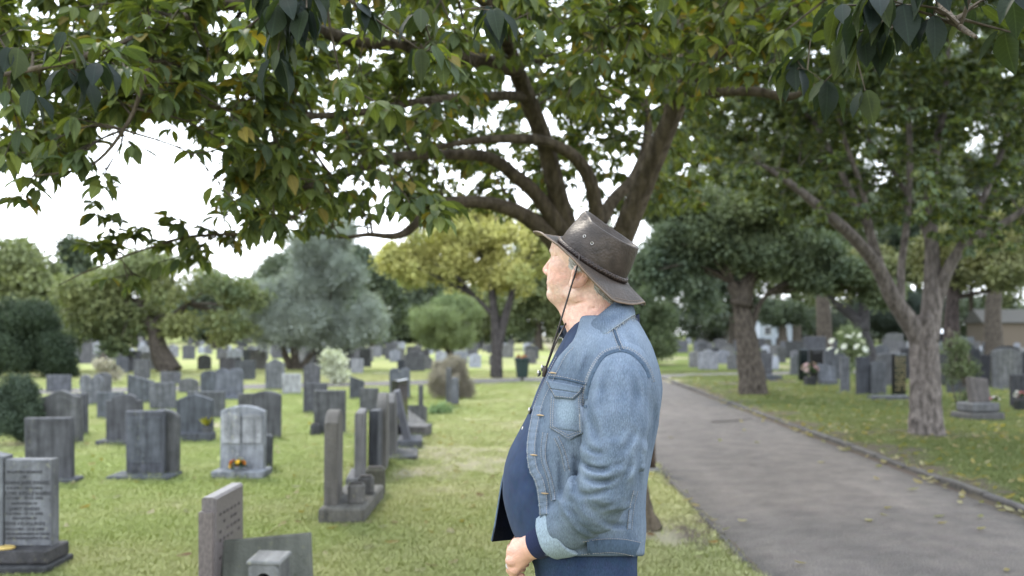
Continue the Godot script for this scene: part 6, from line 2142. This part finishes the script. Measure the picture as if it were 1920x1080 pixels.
	# collar
	var fold := [[1073, 635, 0.058], [1092, 621, 0.08], [1115, 599, 0.092], [1142, 576, 0.08], [1162, 561, 0.04], [1168, 558, 0.0], [1160, 561, -0.05], [1122, 586, -0.09], [1078, 610, -0.08], [1052, 615, -0.05]]
	var outer := [[1098, 648, 0.125], [1114, 640, 0.14], [1138, 624, 0.15], [1163, 606, 0.13], [1184, 592, 0.08], [1190, 590, 0.0], [1180, 594, -0.08], [1138, 622, -0.13], [1072, 634, -0.11], [1049, 628, -0.075]]
	var fa := []; var oa := []
	for q in fold: fa.append(mp(q[0], q[1], q[2]))
	for q in outer: oa.append(mp(q[0], q[1], q[2]))
	var fp := smooth_path(fa, 5); var op := smooth_path(oa, 5)
	var cc := mp(1135, 620, 0.0)
	k = Geo.new()
	var rows := []
	for i in 12:
		var row := []
		for j in fp.size():
			var outw := (fp[j] - cc); outw.y = 0.0; outw = outw.normalized()
			var p: Vector3
			if i <= 1: p = fp[j] + Vector3(0, -0.03 + 0.015 * i, 0) - outw * 0.006          # stand, inside
			else:
				var u := clampf((i - 2) / 8.0, 0, 1)
				p = fp[j].lerp(op[j], u) + (outw + Vector3(0, 1.2, 0)).normalized() * (0.010 * sin(PI * pow(u, 0.7)) + 0.003)
				if i == 11: p = op[j] + (outw * -0.4 + Vector3(0, -1, 0)) * 0.004
			row.append(p)
		rows.append(row)
	k.grid(rows)
	for i in k.v.size():
		var u := k.uv[i].y
		k.c[i] = denim_tint(k.v[i], base * 0.95, pale).lerp(pale * 1.2, smoothstep(0.75, 0.95, u) * 0.6)
	var col := put("collar", k, M.denim, jk)
	k = Geo.new(); k.col = Color(0.42, 0.42, 0.4)
	for j in op.size() - 1:
		for r in 5:
			var b := op[j].lerp(op[j + 1], rng.randf())
			var dv := (op[j + 1] - op[j]).normalized() * rr(-0.8, 0.8) + Vector3(0, -0.7, 0.25 * signf(b.z + MD)) + Vector3(0.4 if b.x > cc.x else -0.1, 0, 0)
			var l := rr(0.002, 0.007)
			if j > 18 and j < 24: l *= 1.8
			k.tube(PackedVector3Array([b, b + dv.normalized() * l, b + dv.normalized() * l * 1.5 + Vector3(rr(-1, 1), rr(-1, 1), 0) * 0.003]), PackedFloat32Array([0.0006, 0.0005, 0.0002]), 3, 0, 0, false)
	put("frayed_edge", k, M.tint, col).set_meta("kind", "stuff")
	k = Geo.new(); k.col = Color(0.36, 0.38, 0.4)
	k.tube(op, ramp([0.0016, 0.0016], op.size()), 5)
	put("collar_rim", k, M.denim, col)

func hat(o: Node3D) -> void:
	var yaw := deg_to_rad(25.0); var pit := deg_to_rad(33.5)
	var fw := Vector3(-cos(yaw), 0, -sin(yaw)); var lf := Vector3(-sin(yaw), 0, cos(yaw))
	var b := Basis(fw * cos(pit) + Vector3.UP * sin(pit), -fw * sin(pit) + Vector3.UP * cos(pit), lf)
	var c := mp(1108, 493, 0.0)
	var at := func(f: float, u: float, l: float) -> Vector3: return c + b * Vector3(f, u, l)
	var A := 0.091; var B := 0.079
	var brown := Color(0.048, 0.037, 0.031)
	# crown: wall, rim, hollow top
	var g := Geo.new()
	g.col = brown
	var n := 64
	var rows := []
	var hgt := func(p: float) -> float: return 0.089 + 0.006 * pow(maxf(cos(p), 0.0), 2.0) - 0.004 * absf(sin(p)) - 0.002 * maxf(-cos(p), 0.0)
	var wall := func(p: float, t: float) -> Vector3:
		var s := 1.0 - 0.13 * pow(t, 1.2) + 0.025 * sin(PI * t)
		var pinch := 0.012 * exp(-pow((absf(wrapf(p, -PI, PI)) - 0.75) / 0.35, 2.0)) * smoothstep(0.35, 1.0, t)
		return Vector3(cos(p) * (A * s - pinch), hgt.call(p) * t, sin(p) * (B * s - pinch))
	for i in 15:
		var t := i / 14.0
		var row := []
		for j in n + 1:
			var q: Vector3 = wall.call(TAU * j / n, t)
			row.append(at.call(q.x, q.y, q.z))
		rows.append(row)
	for e in [[0.985, 0.003], [0.955, 0.0035], [0.92, 0.0], [0.86, -0.008], [0.75, -0.017], [0.6, -0.022], [0.4, -0.024], [0.2, -0.025], [0.0, -0.025]]:
		var row := []
		for j in n + 1:
			var p := TAU * j / n
			var q: Vector3 = wall.call(p, 1.0)
			var mean := lerpf(0.089, hgt.call(p), e[0])
			row.append(at.call(q.x * e[0], mean + e[1], q.z * e[0]))
		rows.append(row)
	g.grid(rows, true)
	var h := put("leather_hat", g, M.leather, o)
	# brim
	var drop := [[0.0, -0.016], [0.4, -0.006], [0.8, 0.009], [1.3, 0.012], [1.7, 0.003], [2.1, -0.014], [2.5, -0.03], [2.85, -0.02], [PI, -0.006]]
	var width := [[0.0, 0.064], [0.8, 0.064], [1.57, 0.06], [2.4, 0.064], [PI, 0.07]]
	var brim := func(p: float, s: float, side: float) -> Vector3:
		var ap := absf(wrapf(p, -PI, PI))
		var w := table(width, ap)
		var dr := table(drop, ap)
		var r0 := Vector2(A * cos(p), B * sin(p)) * 1.0
		var dirn := Vector2(cos(p) / A, sin(p) / B).normalized()
		var q := r0 + dirn * w * s
		return Vector3(q.x, dr * pow(maxf(s, 0.0), 1.5) + 0.003 * sin(PI * s) + side * 0.0016, q.y)
	for lay in 2:
		g = Geo.new()
		rows = []
		var ss := [-0.05, 0.1, 0.25, 0.4, 0.55, 0.7, 0.8, 0.88, 0.93, 0.96, 1.0]
		for s in ss:
			var row := []
			for j in n + 1:
				var q: Vector3 = brim.call(TAU * j / n, s, 1.0 if lay == 0 else -1.0)
				row.append(at.call(q.x, q.y, q.z))
			rows.append(row)
		g.col = brown if lay == 0 else Color(0.17, 0.125, 0.09)
		g.grid(rows, lay == 1)
		for i in g.v.size():
			if g.uv[i].y > 0.85 and lay == 0: g.c[i] = Color(0.075, 0.055, 0.043)
		put("brim" if lay == 0 else "brim_underside", g, M.leather, h)
	g = Geo.new(); g.col = Color(0.14, 0.095, 0.065)
	var ep := PackedVector3Array()
	for j in n + 1:
		var q: Vector3 = brim.call(TAU * j / n, 1.0, 0.0)
		ep.append(at.call(q.x, q.y, q.z))
	g.tube(ep, ramp([0.0024, 0.0024], n + 1), 6, 0, 0, false)
	put("brim_edge", g, M.leather, h)
	g = Geo.new(); g.col = Color(0.2, 0.15, 0.11)
	for j in 150:
		var q0: Vector3 = brim.call(TAU * j / 150.0, 0.91, 1.0); var q1: Vector3 = brim.call(TAU * (j + 0.6) / 150.0, 0.91, 1.0)
		g.tube(PackedVector3Array([at.call(q0.x, q0.y + 0.0004, q0.z), at.call(q1.x, q1.y + 0.0004, q1.z)]), PackedFloat32Array([0.0006, 0.0006]), 4)
	put("brim_stitching", g, M.tint, h).set_meta("kind", "stuff")
	# braided band
	g = Geo.new()
	for k in 3:
		g.col = Color(0.03, 0.021, 0.017) * (1.0 + 0.3 * k)
		var pts := PackedVector3Array()
		for j in 181:
			var p := TAU * j / 180.0
			var ph := p * 24.0 + TAU * k / 3.0
			var q: Vector3 = wall.call(p, 0.1)
			var dirn := Vector3(cos(p) / A, 0, sin(p) / B).normalized()
			q += dirn * (0.003 + 0.0016 * cos(ph * 2.0)) + Vector3(0, 0.0045 * sin(ph), 0)
			pts.append(at.call(q.x, q.y, q.z))
		g.tube(pts, ramp([0.0032, 0.0032], 181), 6, 0, 0, false)
	put("braided_band", g, M.leather, h)
	# eyelets on the near side
	for p in [1.32, 1.62]:
		g = Geo.new(); g.col = Color.WHITE
		var t: float = 0.62 - (p - 1.32) * 0.12
		var q: Vector3 = wall.call(p, t)
		var q2: Vector3 = wall.call(p, t + 0.05)
		var q3: Vector3 = wall.call(p + 0.06, t)
		var ux := (q3 - q).normalized(); var uy := (q2 - q).normalized()
		var un := uy.cross(ux).normalized()
		if un.dot(Vector3(q.x, 0, q.z)) < 0.0: un = -un
		var pts := PackedVector3Array()
		for i in 15:
			var w := q + un * 0.0008 + (ux * cos(TAU * i / 14.0) + uy * sin(TAU * i / 14.0)) * 0.0031
			pts.append(at.call(w.x, w.y, w.z))
		g.tube(pts, ramp([0.0011, 0.0011], 15), 6, 0, 0, false)
		put("eyelet", g, M.metal, h)
		g = Geo.new(); g.col = Color(0.006, 0.005, 0.005)
		var e0 := q + un * 0.0006; var e1 := q + un * 0.001
		g.tube(PackedVector3Array([at.call(e0.x, e0.y, e0.z), at.call(e1.x, e1.y, e1.z)]), PackedFloat32Array([0.0026, 0.0022]), 10)
		put("eyelet_hole", g, M.tint, h)
	# chin cord hanging to the chest
	g = Geo.new(); g.col = Color(0.03, 0.022, 0.018)
	var cord := smooth_path([mp(1087, 478, 0.082), mp(1083, 497, 0.092), mp(1068, 547, 0.1), mp(1052, 600, 0.1), mp(1037, 648, 0.085), mp(1024, 688, 0.075)], 5)
	g.tube(cord, ramp([0.0021, 0.0021], cord.size()), 6, 0.08)
	var far := smooth_path([mp(1085, 470, -0.085), mp(1082, 560, -0.07), mp(1063, 602, 0.0), mp(1041, 645, 0.065), mp(1024, 690, 0.07)], 5)
	g.tube(far, ramp([0.0021, 0.0021], far.size()), 6, 0.08)
	put("chin_cord", g, M.leather, h)
	g = Geo.new(); g.col = Color(0.05, 0.035, 0.025)
	g.tube(PackedVector3Array([mp(1024, 686, 0.072), mp(1022, 694, 0.072), mp(1019, 706, 0.07)]), PackedFloat32Array([0.004, 0.006, 0.004]), 8)
	put("cord_slider", g, M.leather, h)

# ---------------------------------------------------------------- small things and far buildings
func odds() -> void:
	var d := dist(715.0)
	var at := wp(979, HOR, d) * Vector3(1, 0, 1)
	var o := thing("litter_bin", "dark green tapered litter bin on a short post by the crossing path", "litter bin", at)
	var g := Geo.new(); g.col = Color(0.022, 0.034, 0.03)
	var s := d / F
	g.tube(PackedVector3Array([at + Vector3(0, 7 * s, 0), at + Vector3(0, 9 * s, 0), at + Vector3(0, 38 * s, 0), at + Vector3(0, 44 * s, 0)]), PackedFloat32Array([9 * s, 10.5 * s, 13.5 * s, 14 * s]), 20)
	put("bin_body", g, M.tint, o)
	g = Geo.new(); g.col = Color(0.03, 0.045, 0.04)
	g.tube(PackedVector3Array([at + Vector3(0, 40 * s, 0), at + Vector3(0, 43 * s, 0)]), PackedFloat32Array([15.2 * s, 15.2 * s]), 20)
	put("bin_rim", g, M.tint, o)
	g = Geo.new(); g.col = Color(0.02, 0.02, 0.02)
	g.tube(PackedVector3Array([at + Vector3(0, -0.03, 0), at + Vector3(0, 8 * s, 0)]), PackedFloat32Array([0.035, 0.035]), 8)
	put("post", g, M.tint, o)
	g = Geo.new(); g.col = Color(0.2, 0.09, 0.04)
	for k in 14:
		var p := at + Vector3(rr(-10, 10) * s, 44 * s + rr(0.0, 0.07), rr(-10, 10) * s)
		g.box(any_basis(Vector3(rr(-1, 1), 1, rr(-1, 1)).normalized(), rr(0, 6)), p, Vector3(0.1, 0.02, 0.06), 0.004)
	put("litter", g, M.tint, o).set_meta("kind", "stuff")
	# wooden stake in a concrete foot at the path's edge
	d = dist(884.0)
	at = wp(1221, HOR, d) * Vector3(1, 0, 1)
	o = thing("wooden_stake", "short dark wooden stake in a concrete foot at the path's edge behind the man", "stake", at)
	g = Geo.new(); g.col = Color(0.06, 0.045, 0.035)
	g.box(Basis(Vector3(0, 0, 1), 0.03), at + Vector3(0, 0.28, 0), Vector3(0.075, 0.6, 0.075), 0.008)
	put("stake_post", g, M.bark, o)
	g = Geo.new(); g.col = Color(0.25, 0.24, 0.22)
	g.box(Basis(), at + Vector3(0.0, 0.0, 0), Vector3(0.17, 0.08, 0.17), 0.015)
	put("concrete_foot", g, M.stone, o)
	# a fallen twig on the path
	g = Geo.new(); g.col = Color(0.05, 0.04, 0.03)
	var tp := smooth_path([wp(1335, 792, 15.6), wp(1360, 791, 15.7), wp(1385, 789, 15.9), wp(1410, 786, 16.2)], 4)
	for i in tp.size(): tp[i].y = 0.022
	g.tube(tp, ramp([0.007, 0.008, 0.004], tp.size()), 6, 0.1)
	tag(put("fallen_twig", g, M.bark), "dark fallen twig lying across the path near the stout tree", "twig")
	house("shed", "beige walled outbuilding with a grey pitched roof at the far right", 1905, 622, 80.0, 5.2, 2.1, 1.1, Color(0.1, 0.08, 0.062), Color(0.06, 0.055, 0.05), 0)
	house("shed", "small dark hut with a pale roof edge behind the forked tree", 1766, 640, 60.0, 0.9, 1.3, 0.25, Color(0.015, 0.015, 0.017), Color(0.5, 0.5, 0.5), 0)
	house("house", "pale blue-grey house glimpsed past the flat-topped tree", 1455, 634, 105.0, 3.4, 2.6, 1.6, Color(0.33, 0.36, 0.4), Color(0.14, 0.1, 0.09), 2)
	house("house", "whitish house half hidden by trees at the far end of the path", 1385, 636, 115.0, 3.0, 2.4, 1.5, Color(0.4, 0.38, 0.34), Color(0.15, 0.09, 0.07), 2)

func house(called: String, label: String, px: float, py: float, d: float, w: float, h: float, rh: float, wall: Color, roof: Color, wins: int) -> void:
	var at := wp(px, py, d)
	at.y = 0.0
	var o := thing(called, label, "building", at)
	var hh: float = h
	var g := Geo.new(); g.col = wall
	g.box(Basis(), at + Vector3(0, hh * 0.5, -1.5), Vector3(w, hh, 3.0), 0.02)
	put("wall", g, M.tint, o)
	g = Geo.new(); g.col = roof
	var e := w * 0.5 + 0.2
	var a := [at + Vector3(-e, hh, 0.3), at + Vector3(e, hh, 0.3), at + Vector3(e, hh + rh, -1.5), at + Vector3(-e, hh + rh, -1.5), at + Vector3(-e, hh, -3.3), at + Vector3(e, hh, -3.3)]
	var ins := at + Vector3(0, hh + rh * 0.3, -1.5)
	g.face([a[0], a[1], a[2], a[3]], ins); g.face([a[4], a[5], a[2], a[3]], ins); g.face([a[0], a[3], a[4]], ins); g.face([a[1], a[2], a[5]], ins)
	g.face([a[0], a[1], a[5], a[4]], ins)
	put("roof", g, M.tint, o)
	for k in wins:
		var c := at + Vector3((k - (wins - 1) * 0.5) * w / maxf(wins, 1), hh * 0.55, 0.01)
		g = Geo.new(); g.col = Color(0.5, 0.5, 0.5)
		g.box(Basis(), c, Vector3(0.8, 0.9, 0.06), 0.01)
		var wn := put("window", g, M.tint, o)
		g = Geo.new(); g.col = Color(0.03, 0.035, 0.04)
		g.box(Basis(), c + Vector3(0, 0, 0.025), Vector3(0.66, 0.76, 0.03), 0.005)
		put("pane", g, M.polished, wn)

func fallen_leaves() -> void:
	var mats := []
	for c in [Color(0.36, 0.3, 0.16), Color(0.42, 0.38, 0.24), Color(0.2, 0.1, 0.05), Color(0.34, 0.2, 0.05), Color(0.27, 0.27, 0.13)]:
		var m: StandardMaterial3D = M.leaf.duplicate()
		m.vertex_color_use_as_albedo = false
		m.albedo_color = (c as Color).linear_to_srgb()
		mats.append(m)
	var g := Geo.new()
	var ts := [0.0, 0.2, 0.45, 0.7, 1.0]
	var ws := [0.02, 0.2, 0.26, 0.18, 0.0]
	for i in 5:
		var w: float = ws[i]
		var t: float = ts[i]
		var curl := 0.16 * pow(t - 0.45, 2.0) * 3.0
		g.vert(Vector3(-w, curl + w * 0.35, t - 0.5), Vector2(0.5 - w * 2, t)); g.vert(Vector3(0, curl, t - 0.5), Vector2(0.5, t)); g.vert(Vector3(w, curl + w * 0.2, t - 0.5), Vector2(0.5 + w * 2, t))
	for i in 4:
		var a := i * 3
		g.quad(a, a + 1, a + 4, a + 3); g.quad(a + 1, a + 2, a + 5, a + 4)
	var mesh := g.mesh()
	var spots := []
	for s in [[1665, 955], [1340, 978], [1392, 980], [1307, 1047], [1265, 1067], [1350, 1020], [1222, 1005], [1240, 955], [1255, 898], [1362, 995], [1300, 960], [1395, 808], [1350, 828], [1805, 928], [1840, 945], [1880, 960], [1755, 905], [1700, 870], [1765, 858], [1885, 858], [1820, 840], [1905, 895], [1600, 800], [1560, 770], [1655, 815], [850, 1058], [790, 1072], [690, 1028], [735, 1020], [740, 985], [880, 990], [610, 1040], [455, 1010], [350, 965], [345, 1048], [130, 1000], [180, 1020], [845, 1000], [900, 930], [700, 965], [690, 985], [560, 985], [520, 995], [770, 945], [250, 1040], [300, 930], [575, 905]]:
		spots.append(Vector2(s[0], s[1]))
	for k in 56:
		spots.append(Vector2(rr(1240, 1920), rr(760, 1075)) if k % 2 == 0 else Vector2(rr(150, 940), rr(780, 1078)))
	for k in 70:      # drifted against the kerb
		var d := rr(5.5, 20.0)
		var p := Vector3(edge_r(d) - absf(rng.randfn()) * 0.09 + 0.0, 0, -d)
		spots.append(Vector2(960 + p.x / d * F, HOR + F * EYE / d))
	var xf := []; var cc := []
	var first: MeshInstance3D = null
	for i in spots.size():
		var d := dist(spots[i].y)
		var p := wp(spots[i].x, HOR, d)
		p.y = maxf(lawn(p.x, d) + 0.012, 0.012 if p.x > edge_l(d) and p.x < edge_r(d) else -1.0)
		var o := MeshInstance3D.new()
		o.mesh = mesh
		var onpath := p.x > edge_l(d) and p.x < edge_r(d)
		o.material_override = mats[[0, 1, 4, 1, 0][rng.randi() % 5] if onpath else rng.randi() % 5]
		o.name = named("fallen_leaf")
		add_child(o, true)
		o.position = p
		o.rotation = Vector3(rr(-0.3, 0.3), rr(0, TAU), rr(-0.3, 0.3))
		o.scale = Vector3.ONE * rr(0.06, 0.12)
		tag(o, "dry curled fallen leaf lying on the path" if onpath else "dry curled fallen leaf lying on the grass", "leaf", "fallen leaves on the path" if onpath else "fallen leaves on the grass")
	for k in 2600:
		var d := 7.0 * pow(30.0 / 7.0, rng.randf())
		var x := rr(-6.0, 12.0)
		if k % 3 > 0: x = rr(edge_r(d), 12.0)
		if x > edge_l(d) and x < edge_r(d): continue
		xf.append(Transform3D(Basis.from_euler(Vector3(rr(-0.5, 0.5), rr(0, TAU), rr(-0.5, 0.5))).scaled(Vector3.ONE * rr(0.06, 0.11)), Vector3(x, lawn(x, d) + 0.02, -d)))
		cc.append([Color(0.36, 0.3, 0.16), Color(0.42, 0.38, 0.24), Color(0.34, 0.28, 0.1), Color(0.3, 0.3, 0.16)][rng.randi() % 4])
	var s := scatter("leaf_litter", mesh, M.leaf, xf, cc)
	tag(s, "scattered pale leaf litter over the lawns under the trees", "leaf litter")

# ---------------------------------------------------------------- the scene
func _ready() -> void:
	var cam := Camera3D.new()
	cam.name = "camera"
	var at := CameraAttributesPhysical.new()
	at.frustum_focal_length = 41.5
	at.frustum_focus_distance = 2.28
	at.exposure_aperture = 4.2
	at.frustum_near = 0.05
	at.frustum_far = 600.0
	cam.attributes = at
	add_child(cam)
	cam.position = Vector3(0, EYE, 0)
	# the lens is shifted up, so that uprights stay upright
	cam.set_frustum(0.05 * 1080.0 / F, Vector2(0, 0.05 * 80.0 / F), 0.05, 600.0)
	var env := Environment.new()
	env.background_mode = Environment.BG_SKY
	var sky := Sky.new()
	var sm := ProceduralSkyMaterial.new()
	sm.sky_top_color = Color(0.85, 0.9, 0.97)
	sm.sky_horizon_color = Color(0.965, 0.98, 1.0)
	sm.sky_curve = 0.25
	sm.sky_energy_multiplier = 1.35
	sm.ground_bottom_color = Color(0.3, 0.3, 0.25)
	sm.ground_horizon_color = Color(0.75, 0.77, 0.78)
	sm.sun_angle_max = 0.0
	sky.sky_material = sm
	env.sky = sky
	env.tonemap_mode = Environment.TONE_MAPPER_LINEAR
	env.tonemap_exposure = 2.55
	env.sdfgi_enabled = true; env.ssao_enabled = true; env.ssil_enabled = true
	var we := WorldEnvironment.new()
	we.name = "world"
	we.environment = env
	add_child(we)
	var sun := DirectionalLight3D.new()
	sun.name = "sun"
	sun.light_color = Color(1.0, 0.96, 0.9)
	sun.light_energy = 0.42
	sun.light_angular_distance = 10.0
	sun.shadow_enabled = true
	sun.rotation = Vector3(deg_to_rad(-48.0), deg_to_rad(-150.0), 0)
	add_child(sun)
	rng.seed = 20240
	noise.seed = 7
	noise.frequency = 0.01
	noise.noise_type = FastNoiseLite.TYPE_SIMPLEX_SMOOTH
	noise.fractal_octaves = 3
	materials()
	leaf_mesh = make_leaf()
	ground()
	cherry()
	forked_tree()
	background()
	graves_left()
	side_row()
	foreground_graves()
	graves_right()
	graves_far()
	man()
	odds()
	grass()
	fallen_leaves()
